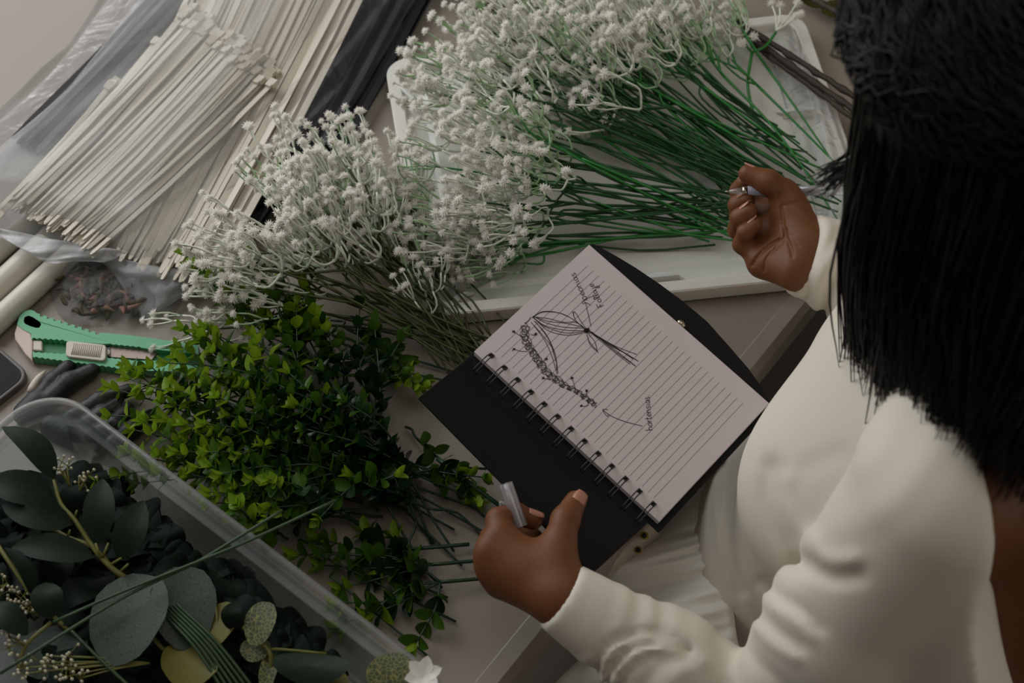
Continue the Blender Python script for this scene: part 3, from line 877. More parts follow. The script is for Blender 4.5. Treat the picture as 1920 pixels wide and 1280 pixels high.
def leafy_stem(tip, end, label, group, r, h_tip, h_end, nb=4, tone=.35, llen=.10, spread=.03):
    A = P(*end, h_end); H = P(*tip, h_tip); v = H-A; L = np.linalg.norm(v)
    root = thing('boxwood_spray', label, 'artificial plant', A, group)
    F0 = A+v*max(.15, 1-llen/L)
    b = MB(); b.tube(bez([A, A+(F0-A)*.5+np.array([r.gauss(0, .006), r.gauss(0, .006), 0.002]), F0, F0+(H-F0)*.3], 9), .0012, 6); b.build('stem', 'stem_leafy', root)
    for k in range(nb):
        t = k/max(1, nb)*.5
        S = F0+(H-F0)*t
        tipk = H+np.array([r.gauss(0, spread), r.gauss(0, spread*.8), r.gauss(0, .010)]) if k else H
        tipk = S+(tipk-S)*r.uniform(.75, 1.05)
        tipk[2] = max(tipk[2], T+.008)
        mid = (S+tipk)/2+np.array([r.gauss(0, .005), r.gauss(0, .005), .004])
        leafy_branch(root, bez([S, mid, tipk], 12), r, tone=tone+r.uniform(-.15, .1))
    return root
r3 = random.Random(41)
polyg = [(262, 700), (320, 640), (390, 590), (440, 540), (520, 530), (575, 570), (640, 640), (700, 690), (740, 740), (700, 800), (620, 850), (560, 910), (500, 960), (440, 940), (350, 880), (290, 820), (262, 760)]
tips = poisson(polyg, 58, rnd=r3)
GL = 'green filler stem with small cupped plastic leaves in the pile'
tips += [(300, 850), (350, 890), (400, 930), (455, 975)]
for x, y in tips:
    hx = 0.02+.05*min(1, sum(1 for a, b_ in tips if (a-x)**2+(b_-y)**2 < 130**2)/9.0)
    d = nrm(np.array([760+r3.uniform(-60, 60)-x, 940+r3.uniform(-70, 50)-y, 0])); ln = r3.uniform(300, 430)
    end = (min(915, x+d[0]*ln), min(1130, y+d[1]*ln))
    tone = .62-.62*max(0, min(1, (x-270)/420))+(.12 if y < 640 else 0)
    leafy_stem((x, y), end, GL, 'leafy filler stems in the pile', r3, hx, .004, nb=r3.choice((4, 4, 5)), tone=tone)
# stems that stand out of the pile
for tip, end, h in (((350, 480), (560, 690), .06), ((470, 490), (600, 720), .06), ((560, 525), (640, 760), .055), ((245, 690), (420, 800), .03), ((250, 770), (420, 860), .03), ((330, 605), (470, 740), .04)):
    leafy_stem(tip, end, "lime green leafy stem rising over the olive-stemmed baby's breath", 'lime leafy stems at the pile edge', r3, h, h*.5, nb=3, tone=.62, spread=.016)
for tip, end, h, nb in (((905, 940), (700, 830), .02, 2), ((890, 930), (760, 800), .02, 2), ((455, 955), (540, 1010), .075, 3), ((500, 905), (600, 990), .075, 3), ((820, 730), (640, 640), .03, 2), ((790, 690), (620, 600), .03, 2)):
    leafy_stem(tip, end, 'short leafy sprig on the outside of the green pile', 'leafy sprigs around the pile', r3, h, .006, nb=nb, tone=.42, spread=.014)
# the two sprigs that lie apart on the table, cut ends towards the hand
for end, mids, label in (((905, 1050), ((610, 1060, .012), (600, 1010, .012), (650, 1100, .01), (560, 1040, .02)), 'leafy sprig with a straight cut stem lying towards the hand'),
                         ((920, 1083), ((780, 1205, .012), (640, 1130, .012), (700, 1150, .014), (745, 1010, .016), (640, 1170, .008)), 'forked leafy sprig with its cut end by the hand'),
                         ((880, 1020), ((690, 1000, .012), (720, 1060, .012)), 'thin leafy sprig between the two cut ones')):
    A = P(*end, .006); root = thing('leafy_sprig', label, 'artificial plant', A)
    Fx = P(end[0]-95, end[1]+8, .012)
    b = MB(); b.tube(bez([A, (A+Fx)/2, Fx], 6), .0018, 6); b.build('stem', 'stem_leafy', root)
    for i, m in enumerate(mids):
        tp = P(*m); mid = (Fx+tp)/2+np.array([r3.gauss(0, .004), r3.gauss(0, .004), .003])
        leafy_branch(root, bez([Fx, mid, tp], 14), r3, s0=1.35, s1=.95, tone=.3, gap=.013, rad=.0013)
# thin bare wire ends on the table
for i, (a, e) in enumerate((((700, 900), (866, 1060)), ((650, 880), (852, 993)), ((660, 870), (900, 955)), ((720, 910), (815, 1018)), ((640, 960), (718, 968)), ((600, 920), (680, 940)),
             ((560, 1010), (840, 1120)), ((620, 1080), (805, 1232)), ((600, 1040), (855, 1165)), ((700, 880), (930, 1010)), ((640, 960), (700, 1000)), ((720, 690), (870, 720)), ((820, 860), (940, 950)), ((600, 620), (860, 700)))):
    hh = .03 if i == 12 else .010
    b = MB(); b.tube(bez([P(*a, .022), P((a[0]+e[0])/2, (a[1]+e[1])/2, hh*.8), P(*e, .003 if i != 12 else .02)], 8), .0011 if i not in (5, 10, 12) else .0021, 6)
    tag(b.build('florist_wire', 'stem_leafy', None, P(*e, 0)), 'thin dark wire stem end sticking out of the green pile', 'stem', 'bare wire stem ends')

# ================================================================== brown branches, silk flower at the top
mat('twig_brown', srgb(66, 54, 42), 0.7, col2=srgb(44, 34, 26), scale=60, bump=0.4, bscale=150)
def twig(a, e, rad, label, h=.03, group='brown stems'):
    pa, pe = P(*a, h), P(*e, h+.02); n = 22; r = random.Random(int(a[0]*3+a[1]))
    path = [pa+(pe-pa)*i/n+np.array([r.gauss(0, .0006), r.gauss(0, .0006), 0]) for i in range(n+1)]
    b = MB(); b.tube(path, [rad*(1.35 if i % 4 == 0 else 1.0)*r.uniform(.92, 1.08) for i in range(n+1)], 8)
    return tag(b.build('twig', 'twig_brown', None, pa*[1, 1, 0]+[0, 0, T]), label, 'twig', group)
TL = 'brown knotted artificial stem in the row of three across the lid corner'
twig((1385, 42), (1660, 218), .0031, TL); twig((1392, 60), (1650, 240), .0033, TL, .026); twig((1412, 84), (1640, 250), .0029, TL, .022)
for a, e in (((1490, -20), (1640, 60)), ((1530, -25), (1650, 40))):
    twig(a, e, .0035, 'brown knotted stem behind the lid corner', .02, 'brown stems behind')
leafmat('petal_cream', srgb(226, 218, 196), srgb(205, 198, 170), .6, .3)
fl = thing('silk_flower', 'cream silk flower with broad cupped petals behind the large bunch', 'artificial flower', P(900, -30, 0))
pm = leaf_mesh('petal_cream', .062, .03, .012, 'petal', 9, curl=.25)
c0 = P(900, -45, .012)-parent_world(fl)
for k in range(9):
    a = 2*math.pi*k/9-1.57; d = nrm(np.array([math.cos(a), math.sin(a), .28 if k % 2 else .1])); y = nrm(np.cross([0, 0, 1], d)); z = np.cross(d, y)
    put('petal', pm, fl, mtx(d, y, z, c0))
leafmat('leaf_olive', srgb(92, 88, 26), srgb(60, 66, 20), .45, .2)
lm = leaf_mesh('leaf_olive', .026, .009, .002)
ol = thing('olive_foliage', 'dark olive leaf cluster behind the large bunch', 'leaves', P(1245, -5, .02))
for a in (0.3, 1.6, 2.9, 4.1, 5.3):
    d = nrm([math.cos(a), math.sin(a), .4]); y = nrm(np.cross([0, 0, 1], d)); put('leaf', lm, ol, mtx(d, y, np.cross(d, y), (0, 0, .02)))
ol2 = thing('olive_foliage', 'yellowish leaf under the brown stems behind the lid', 'leaves', P(1540, 20, .003))
for a in (2.8, 0.0, -1.0):
    d = nrm([math.cos(a), math.sin(a), .15]); y = nrm(np.cross([0, 0, 1], d)); put('leaf', lm, ol2, mtx(d, y, np.cross(d, y), (0, 0, .005)))
# clear sleeve lying over the lid's end
sheet('plastic_sleeve', 'bag_film_small', 'crumpled clear plastic sleeve lying over the end of the white lid', 'plastic bag',
      [[(1430, 60), (1480, 45), (1500, 80)], [(1470, 190), (1530, 185), (1560, 200)], [(1510, 330), (1580, 330), (1620, 340)], [(1540, 440), (1600, 450), (1650, 450)]],
      [[.022, .024, .022], [.02, .03, .022], [.02, .03, .024], [.022, .026, .022]], 31, wr=.006)

# ================================================================== clear storage box and its foliage
film('box_plastic', col=(0.62, 0.70, 0.72, 1), milk=0.09, gloss=0.012, rough=0.25, bump=0.08, bscale=30, edge=0.2, tint=(.66, .72, .73, 1))
film('box_rim', col=(0.72, 0.77, 0.78, 1), milk=0.24, gloss=0.03, rough=0.2, bump=0.05, bscale=30, edge=0.3)
BH = 0.10
cA = P(92, 712, BH); cB = P(840, 1280, BH)
u_ = nrm((cB-cA)*[1, 1, 0]); v_ = np.array([u_[1], -u_[0], 0])    # u along the visible long side, v to the far (left) side
if v_[0] > 0: v_ = -v_
BC = cA*[1, 1, 0]; BL, BW = 0.46, 0.30
corn = [BC, BC+v_*BW, BC+v_*BW+u_*BL, BC+u_*BL]
box = thing('storage_box', 'clear plastic storage box full of dark artificial foliage', 'storage box', (*((BC+u_*BL/2+v_*BW/2)[:2]), T))
z0 = T+.001
b = MB()
wall = [(0.0062, z0+BH-.010), (0.0132, z0+BH-.016), (0.0140, z0+BH-.018), (0.020, z0+.016), (0.023, z0+.006), (0.030, z0+.001), (0.036, z0+.004), (0.05, z0+.004)]
Lr = ringloft(b, corn, .045, wall)
b.add([(*p, z0+.004) for p in Lr[-1]], [tuple(range(len(Lr[-1])))])
o = fixn(b.build('box_wall', 'box_plastic', box))
b = MB()
ringloft(b, corn, .045, [(-.0005, z0+BH-.012), (-.001, z0+BH-.0015), (.0005, z0+BH), (.004, z0+BH), (.0055, z0+BH-.002), (.006, z0+BH-.012), (.0125, z0+BH-.0125), (.0135, z0+BH-.0140)])
fixn(b.build('box_rim', 'box_rim', box))
b = MB(); ringloft(b, corn, .045, [(.0190, z0+.018), (.0200, z0+.020), (.0225, z0+.018), (.0215, z0+.016)]); fixn(b.build('box_step', 'box_rim', box))
def cp(x, y, h): return P(x/2.286, y/2.286+720, h)
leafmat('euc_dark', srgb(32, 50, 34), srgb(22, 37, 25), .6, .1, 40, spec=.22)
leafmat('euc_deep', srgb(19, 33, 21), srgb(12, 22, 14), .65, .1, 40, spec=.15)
leafmat('euc_yellow', srgb(124, 116, 38), srgb(96, 96, 32), .55, .25, 40)
leafmat('grass_green', srgb(58, 84, 50), srgb(40, 62, 40), .45, .1, 40)
mat('branch_olive', srgb(112, 112, 48), 0.55, var=0.2, scale=60)
mat('berry_ivory', srgb(206, 200, 174), 0.5, var=0.08)
def veined(name, col, col2, vein, scale=220):
    m = leafmat(name, col, col2, .55, .12, 40); nt = m.node_tree; b = nt.nodes['Principled BSDF']
    vo = nt.nodes.new('ShaderNodeTexVoronoi'); vo.feature = 'DISTANCE_TO_EDGE'; vo.inputs['Scale'].default_value = scale
    tc = nt.nodes.new('ShaderNodeTexCoord'); nt.links.new(tc.outputs['Object'], vo.inputs['Vector'])
    rp = nt.nodes.new('ShaderNodeMath'); rp.operation = 'LESS_THAN'; rp.inputs[1].default_value = .07
    nt.links.new(vo.outputs[0], rp.inputs[0])
    mx = nt.nodes.new('ShaderNodeMix'); mx.data_type = 'RGBA'; mx.inputs[7].default_value = vein
    src = [l.from_socket for l in nt.links if l.to_socket == b.inputs['Base Color']][0]
    nt.links.new(src, mx.inputs[6]); nt.links.new(rp.outputs[0], mx.inputs[0]); nt.links.new(mx.outputs[2], b.inputs['Base Color'])
    return m
veined('euc_round', srgb(64, 78, 66), srgb(50, 64, 54), srgb(40, 50, 36), 420)
veined('euc_net', srgb(58, 66, 30), srgb(46, 56, 26), srgb(116, 116, 58), 300)
def blade(parent, a, e, wd, m, sag=.0, up=.012, name='leaf', tilt=0.0, fold=.25):
    """long leaf from base a to tip e (world), half width wd"""
    a = np.asarray(a); e = np.asarray(e); d = e-a; L = np.linalg.norm(d); x, y, z = nrm(d), None, None
    y = nrm(np.cross([0, 0, 1], x)); z = np.cross(x, y)
    y2 = y*math.cos(tilt)+z*math.sin(tilt); z = np.cross(x, y2); y = y2
    n = 9; G = []
    for i in range(n+1):
        t = i/n; hw = wd*(math.sin(math.pi*t**.85)**.7)*(1-.1*t)+.0004
        c = a+d*t+z*(up*math.sin(math.pi*t)-sag*t*t)
        G.append([c+y*hw*s+z*(abs(s)*fold*hw) for s in (-1, -.5, 0, .5, 1)])
    b = MB(); b.grid(np.array(G)); return b.build(name, m, parent)
def disc_leaf(parent, c, rx, ry, rot, m, tiltx=0.0, cup=.1, name='leaf', wav=0.03):
    c = np.asarray(c); b = MB(); rings = [0.001, .35, .7, 1.0]; n = 20; G = []
    ca, sa = math.cos(rot), math.sin(rot)
    for k in range(n):
        a = 2*math.pi*k/n; row = []
        for q in rings:
            rr = q*(1+wav*math.sin(3*a)+.5*wav*math.sin(7*a+1))
            x, y = rx*rr*math.cos(a), ry*rr*math.sin(a)
            row.append(c+np.array([x*ca-y*sa, x*sa+y*ca, cup*max(rx, ry)*q*q*math.cos(2*a)*.8+tiltx*x]))
        G.append(row)
    b.grid(np.array(G), close_u=True); return b.build(name, m, parent)
S_ = 1/2.286/2040.0    # crop pixel to metres at this height
wb = thing('willow_branch', 'long dark willow-leaved branch on top in the storage box', 'artificial plant', cp(540, 830, .05))
b = MB()
b.tube(bez([cp(232, 410, .10), cp(260, 510, .098), cp(320, 580, .096), cp(400, 700, .09), cp(470, 780, .086), cp(545, 835, .08)], 16), [.0014+.0012*i/16 for i in range(17)][:17], 6)
b.tube(bez([cp(180, 590, .085), cp(290, 655, .086), cp(400, 700, .088), cp(520, 832, .08)], 12), .0018, 6)
for p, q in (((320, 580), (330, 540)), ((440, 740), (465, 680)), ((480, 770), (520, 745)), ((430, 745), (410, 680)), ((290, 655), (300, 625)), ((520, 800), (550, 770))):
    b.tube([cp(*p, .09), cp(*q, .096)], [.0013, .0009], 5)
b.build('branch', 'branch_olive', wb)
for a, e, wd, hh, tl, m in (((235, 405), (8, 183), .0125, (.10, .125), .35, 'euc_dark'), ((238, 490), (-70, 425), .014, (.098, .105), -.2, 'euc_dark'), ((312, 600), (8, 518), .013, (.096, .098), -.3, 'euc_dark'),
                         ((418, 690), (440, 405), .0125, (.09, .10), .2, 'euc_dark'), ((515, 755), (615, 498), .013, (.085, .095), .3, 'euc_dark'), ((405, 740), (50, 700), .0115, (.088, .086), -.15, 'euc_dark'),
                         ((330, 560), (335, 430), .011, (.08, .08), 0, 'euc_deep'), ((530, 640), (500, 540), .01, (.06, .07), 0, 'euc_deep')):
    blade(wb, cp(*a, hh[0]), cp(*e, hh[1]), wd, m, tilt=tl)
wb2 = thing('willow_branch', 'dark willow-leaved branch with yellow-green stalk at the box end', 'artificial plant', cp(300, 1060, .05))
b = MB(); b.tube(bez([cp(-10, 690, .085), cp(60, 790, .085), cp(150, 915, .08), cp(300, 1060, .07)], 12), .0019, 6)
b.tube(bez([cp(80, 1230, .07), cp(110, 1120, .075), cp(220, 1020, .075)], 8), .0018, 6); b.build('branch', 'branch_olive', wb2)
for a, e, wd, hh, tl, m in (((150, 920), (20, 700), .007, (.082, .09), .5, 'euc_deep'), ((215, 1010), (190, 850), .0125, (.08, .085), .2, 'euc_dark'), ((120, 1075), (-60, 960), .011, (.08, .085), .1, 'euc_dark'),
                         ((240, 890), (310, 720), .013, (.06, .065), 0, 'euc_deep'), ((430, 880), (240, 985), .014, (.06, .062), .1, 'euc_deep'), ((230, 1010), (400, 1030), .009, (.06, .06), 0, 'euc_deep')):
    blade(wb2, cp(*a, hh[0]), cp(*e, hh[1]), wd, m, tilt=tl)
eb = thing('eucalyptus_branch', 'eucalyptus branch with two large round grey-green veined leaves', 'artificial plant', cp(650, 1090, .06))
b = MB(); b.tube(bez([cp(655, 1085, .075), cp(720, 1150, .07), cp(900, 1260, .06)], 8), .0018, 6); b.tube(bez([cp(640, 1060, .08), cp(560, 985, .086)], 5), .0012, 5); b.build('branch', 'branch_olive', eb)
disc_leaf(eb, cp(552, 992, .09), .0300, .0385, -.15, 'euc_round', .1, .12); disc_leaf(eb, cp(790, 945, .082), .0245, .036, .15, 'euc_round', -.25, .12)
eb2 = thing('eucalyptus_branch', 'eucalyptus twig with yellowed round leaves under the grass stems', 'artificial plant', cp(900, 1130, .06))
b = MB(); b.tube(bez([cp(880, 890, .075), cp(925, 960, .078), cp(930, 1060, .075), cp(910, 1140, .07)], 8), .0013, 6); b.build('branch', 'branch_olive', eb2)
disc_leaf(eb2, cp(935, 1030, .078), .0150, .0215, -.4, 'euc_yellow', .3, .1); disc_leaf(eb2, cp(812, 1197, .08), .0235, .0175, -.35, 'euc_yellow', .1, .15)
eb3 = thing('eucalyptus_branch', 'eucalyptus branch with netted oval leaves by the box wall', 'artificial plant', cp(1150, 1130, .06))
b = MB(); b.tube(bez([cp(1045, 1040, .085), cp(1120, 1110, .085), cp(1160, 1160, .082), cp(1165, 1280, .07)], 10), .0019, 6); b.tube(bez([cp(1160, 1140, .082), cp(1190, 1135, .084), cp(1400, 1155, .08)], 7), .0012, 6); b.build('branch', 'branch_olive', eb3)
disc_leaf(eb3, cp(1115, 1020, .09), .0125, .0185, -.1, 'euc_net', .2, .1); disc_leaf(eb3, cp(1095, 1135, .078), .0125, .010, -.2, 'euc_net', .2, .1)
disc_leaf(eb3, cp(1335, 1210, .088), .0300, .0125, -.12, 'euc_dark', .1, .2); disc_leaf(eb3, cp(1150, 1230, .078), .007, .016, -.1, 'euc_net', .1, .1)
disc_leaf(eb3, cp(1410, 1260, .075), .018, .012, -.7, 'euc_yellow', .1, .2); blade(eb3, cp(1000, 1060, .08), cp(1010, 930, .085), .008, 'euc_deep')
eb4 = thing('eucalyptus_sprig', 'yellow-green net-veined leaf lying on the rim of the storage box', 'leaf', P(735, 1262, .10))
disc_leaf(eb4, P(733, 1266, .106), .0178, .0190, .3, 'euc_net', 0, .15)
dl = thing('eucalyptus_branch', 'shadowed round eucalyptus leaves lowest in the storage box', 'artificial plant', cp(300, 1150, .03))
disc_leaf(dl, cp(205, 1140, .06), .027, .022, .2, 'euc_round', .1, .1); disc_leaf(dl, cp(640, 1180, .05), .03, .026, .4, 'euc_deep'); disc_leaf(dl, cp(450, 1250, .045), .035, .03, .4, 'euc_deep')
b = MB(); b.tube(bez([cp(205, 1140, .055), cp(400, 1200, .04), cp(640, 1180, .045)], 8), .0015, 6); b.build('branch', 'branch_olive', dl)
wf = thing('silk_flower', 'small white silk flower lying at the rim of the storage box', 'artificial flower', P(795, 1275, .10))
pw_ = leaf_mesh('blossom_white', .016, .006, .002, 'petal')
for k in range(6):
    a = k*1.05+.3; d = nrm([math.cos(a), math.sin(a), .5]); y = nrm(np.cross([0, 0, 1], d)); put('petal', pw_, wf, mtx(d, y, np.cross(d, y), (0, 0, .006)))
# grass stems
def grass(pts, hs, label, rad=.0014):
    path = bez([cp(x, y, h) for (x, y), h in zip(pts, hs)], 16)
    b = MB(); b.tube(path, rad, 5)
    tag(b.build('grass_blade', 'grass_green', None, path[0]), label, 'stem', 'grass stems')
GLs = 'long thin grass stem sticking out over the box rim'
grass([(1440, 498), (1080, 665), (850, 760), (500, 900), (230, 1020)], [.112, .108, .106, .104, .10], GLs); grass([(1212, 540), (1000, 670), (830, 770), (500, 930), (0, 1240)], [.112, .108, .104, .102, .10], GLs)
for i in range(6):
    grass([(690+i*13, 975-i*7), (830+i*19, 1120-i*4), (950+i*27, 1300)], [.085, .088, .08], 'long thin grass stem lying across the eucalyptus leaves')
grass([(300, 1050), (420, 1170), (560, 1300)], [.088, .09, .088], 'long thin grass stem lying across the eucalyptus leaves')
# berry sprigs
def berries(pts, root, label, n, h, r):
    o = thing('berry_sprig', label, 'artificial plant', cp(*root, h), 'ivory berry sprigs')
    b = MB(); bb = []
    for x, y in pts:
        m = cp(x, y, h+.006); b.tube(bez([cp(*root, h), (cp(*root, h)+m)/2+[0, 0, .003], m], 7), .0007, 4)
        for k in range(n):
            q = m+np.array([r.gauss(0, .0045), r.gauss(0, .0045), r.uniform(-.001, .006)])
            b.tube([m, q], .0004, 4); bb.append(q)
    b.build('stalk', 'branch_olive', o)
    for q in bb: put('berry', BERRY, o, Matrix.Translation(Vector(q-parent_world(o))))
m_ = MB(); m_.ball((0, 0, 0), (.0013, .0013, .0017), 7, 5); BERRY = m_.mesh('berry', 'berry_ivory')
rb = random.Random(8)
berries([(255, 360), (290, 350), (275, 375)], (300, 440), 'ivory berry sprig under the uppermost willow leaf', 4, .095, rb)
berries([(340, 400), (375, 395), (360, 420)], (345, 470), 'ivory berry sprig between two willow leaves', 4, .09, rb)
berries([(70, 900), (95, 940), (60, 950), (130, 950), (100, 905), (150, 975)], (170, 1000), 'ivory berry sprig at the yellow-green stalk', 5, .07, rb)
berries([(15, 860), (30, 850), (5, 900)], (-20, 960), 'ivory berry sprig by the box end', 4, .075, rb)
berries([(40, 1080), (60, 1110), (35, 1130)], (110, 1120), 'ivory berry sprig under the round leaf', 5, .075, rb)
berries([(100, 1215), (110, 1240), (175, 1195), (195, 1165), (180, 1230), (285, 1165), (295, 1200), (285, 1225), (300, 1250), (340, 1262)], (640, 1195), 'wide ivory berry sprig on long yellow-green stalks', 5, .08, rb)
# dark filler branches underneath, so the box reads as full
rf = random.Random(77)
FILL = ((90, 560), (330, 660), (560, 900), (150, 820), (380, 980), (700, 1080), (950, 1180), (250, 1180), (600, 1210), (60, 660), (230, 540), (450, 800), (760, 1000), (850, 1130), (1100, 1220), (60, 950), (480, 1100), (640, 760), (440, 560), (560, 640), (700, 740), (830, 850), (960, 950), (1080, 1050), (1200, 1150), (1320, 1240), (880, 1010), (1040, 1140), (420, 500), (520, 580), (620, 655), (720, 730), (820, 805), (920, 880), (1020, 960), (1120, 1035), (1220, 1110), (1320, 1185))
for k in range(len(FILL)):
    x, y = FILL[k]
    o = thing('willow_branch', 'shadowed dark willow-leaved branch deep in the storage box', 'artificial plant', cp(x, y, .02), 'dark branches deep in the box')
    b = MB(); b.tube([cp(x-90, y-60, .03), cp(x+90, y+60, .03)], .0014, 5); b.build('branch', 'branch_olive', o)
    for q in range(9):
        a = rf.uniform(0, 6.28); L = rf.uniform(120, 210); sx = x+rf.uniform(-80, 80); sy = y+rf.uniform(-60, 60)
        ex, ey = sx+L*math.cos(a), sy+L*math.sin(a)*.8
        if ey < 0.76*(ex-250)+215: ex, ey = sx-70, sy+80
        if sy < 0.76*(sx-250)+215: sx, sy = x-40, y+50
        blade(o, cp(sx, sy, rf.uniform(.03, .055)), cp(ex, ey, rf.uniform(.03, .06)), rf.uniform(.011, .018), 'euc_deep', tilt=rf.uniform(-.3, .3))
# ================================================================== spiral notebook
mat('paper', srgb(210, 198, 198), 0.75, var=0.015, scale=20)
mat('paper_edge', srgb(200, 192, 190), 0.8, var=0.08, scale=900)
mat('cover_black', srgb(17, 16, 18), 0.6, var=0.08, scale=200, bump=0.08, bscale=900, spec=0.2)
mat('ink', srgb(28, 22, 26), 0.6, var=0.05)
mat('rule_grey', srgb(116, 106, 112), 0.8, var=0.02)
mat('wire_black', srgb(16, 15, 16), 0.35, var=0.05)
mat('snap_metal', srgb(190, 180, 160), 0.25, metal=0.9)
NA = np.array([-.032146, -.09007781, T+.11370045]); NB = np.array([.1205065, -.22601239, T+.0655444]); NC = np.array([.06834605, .0203882, T+.12043295])
nL = nrm(NB-NA); nW = nrm((NC-NA)-((NC-NA) @ nL)*nL); nN = nrm(np.cross(nL, nW))
if nN[2] < 0: nN = -nN
PL, PW = .210, .1495
def N(l, w, z=0.0): return NA+nL*l+nW*w+nN*z          # notebook coordinates: along the spine, across the page, off the page
def pg(x, y, z=0.0):
    """point of the page plane under a photo pixel"""
    d = C_F+C_R*(x-960)/FPX-C_U*(y-640)/FPX
    q = NA+nN*z
    return CAM+d*(((q-CAM) @ nN)/(d @ nN))
nb_ = thing('notebook', 'open black spiral notebook with a lined page and an ink garland sketch', 'notebook', N(.1, .07, -.01))
def nslab(name, m, l0, l1, w0, w1, z0, z1, bevel=0.0):
    b = MB(); b.box(N((l0+l1)/2, (w0+w1)/2, (z0+z1)/2), (nL, nW, nN), ((l1-l0)/2, (w1-w0)/2, (z1-z0)/2))
    return fixn(b.build(name, m, nb_, smooth=False, bevel=bevel))
nslab('page', 'paper', 0, PL, 0, PW, -.0006, 0)
nslab('page', 'paper', .0004, PL+.0006, 0, PW+.0008, -.0016, -.0010)
nslab('page_block', 'paper_edge', .0006, PL+.0004, .0004, PW+.0004, -.0075, -.0018)
# back cover with the curved closing flap
out = [(1109, 456), (1126, 463), (1160, 482), (1193, 502), (1236, 531), (1278, 562), (1326, 602), (1373, 655), (1405, 692), (1430, 728), (1441, 748), (1443, 760), (1432, 780)]
zc = -.0078
cov = [N(-.002, -.004, zc)]+[pg(x, y, zc) for x, y in out]+[N(PL+.006, PW*.8, zc), N(PL+.006, -.004, zc)]
b = MB(); b.prism([p-nN*.0022 for p in cov], cov); fixn(b.build('back_cover', 'cover_black', nb_, smooth=False, bevel=.0005))
b = MB(); q = pg(1277, 607, -.0035); b.ball(q, (.0045, .0032, .003), 12, 8, (nL, nW, nN)); b.build('snap_button', 'snap_metal', nb_)
# front cover, folded open past the rings and tipped up in the hand
FA, FB = N(.0, -.006, -.002), N(PL-.006, -.006, -.002)
FC, FD = np.array([-.07537643, -.15248668, T+.13892468]), np.array([.06322703, -.28007064, T+.07957183])
fn = nrm(np.cross(FB-FA, FC-FA)); fn = fn if fn[2] > 0 else -fn
b = MB(); top = [FA, FB, FD, FC]; b.prism([p-fn*.0022 for p in top], top); fixn(b.build('front_cover', 'cover_black', nb_, smooth=False, bevel=.0006))
# twin-loop rings
for k in range(13):
    l = .013+k*(.184/12); b = MB()
    fdir = nrm((FC-FA+FD-FB))
    for s in (-.0016, .0016):
        a = N(l+s, .0085, .0004)
        path = [a-nN*.004, a, N(l+s, .0065, .0036), N(l+s, .001, .0058), N(l+s, -.0045, .0050), N(l+s, -.0090, .0036)+fdir*.001, N(l+s, -.0120, .0014)+fdir*.002, N(l+s, -.0125, -.003)]
        b.tube(bez(path, 18), .00055, 5)
    b.tube([N(l-.0022, .0088, .0006), N(l+.0022, .0088, .0006)], .0011, 6)
    b.build('ring', 'wire_black', nb_)
    b = MB(); b.box(N(l, .0075, .00008), (nL, nW, nN), (.0021, .0014, .0001)); fixn(b.build('ring_hole', 'wire_black', nb_, smooth=False))
# ruled lines
b = MB()
for k in range(28):
    l = .0130+k*.00670
    b.add([N(l-.00016, .0125, .00012), N(l+.00016, .0125, .00012), N(l+.00016, PW-.0165, .00012), N(l-.00016, PW-.0165, .00012)], [(0, 1, 2, 3)])
fixn(b.build('ruled_lines', 'rule_grey', nb_, smooth=False))
# ink strokes: polylines in crop pixels of the page
def ck(x, y, z=.0003): return pg(x/3.555+900, y/3.555+480, z)
def stroke(b, pts, wd=.00026, n=0):
    q = [ck(*p) for p in (bez([(x, y, 0) for x, y in pts], n) if n else pts) for p in [p[:2]]]
    V = []; Fc = []
    for i, p in enumerate(q):
        d = nrm(q[min(i+1, len(q)-1)]-q[max(0, i-1)]); s = np.cross(nN, d)
        V += [p+s*wd, p-s*wd]
        if i: Fc.append((2*i-2, 2*i-1, 2*i+1, 2*i))
    b.add(V, Fc)
rk = random.Random(99)
def jit(pts, a): return [(x+rk.uniform(-a, a), y+rk.uniform(-a, a)) for x, y in pts]
b = MB()
gar = bez([(x, y, 0) for x, y in ((300, 462), (298, 530), (325, 600), (365, 660), (405, 720), (450, 780), (510, 825), (580, 870), (650, 905), (710, 950), (765, 990))], 90)
for rep in range(3):
    pts = []
    for i, p in enumerate(gar):
        a = i*1.05+rep*2; rr = (26 if i < 60 else 18)*rk.uniform(.6, 1.15)
        for q in range(4):
            aa = a+q*.26*1.6; pts.append((p[0]+rr*math.cos(aa)+rk.uniform(-2, 2)+(rep-1)*6, p[1]+rr*.85*math.sin(aa)))
    stroke(b, pts, .00022)
ribbons = [((355, 400), (430, 368), (560, 392), (690, 472)), ((355, 400), (440, 448), (560, 470), (695, 478)), ((352, 405), (450, 492), (580, 527), (690, 515)),
           ((355, 402), (450, 430), (570, 448), (690, 470)), ((352, 406), (440, 470), (570, 510), (690, 505)), ((355, 400), (460, 420), (560, 440), (640, 440), (690, 480)), ((350, 406), (430, 462), (560, 492), (690, 500)),
           ((352, 404), (420, 372), (520, 380), (600, 410)), ((340, 400), (320, 430), (300, 445))]
for q in ribbons: stroke(b, jit(q, 4), .00026, 20)
for q in (((615, 365), (640, 430), (700, 482)), ((622, 400), (630, 370), (670, 430), (705, 480)), ((712, 520), (735, 590), (788, 642)), ((720, 515), (765, 570), (782, 635)), ((712, 525), (730, 570), (775, 625)),
          ((340, 440), (420, 530), (495, 640), (520, 780)), ((360, 430), (440, 520), (500, 650), (512, 760)), ((350, 450), (430, 560), (480, 670), (515, 790)), ((370, 435), (460, 560), (505, 700))): stroke(b, q, .00026, 18)
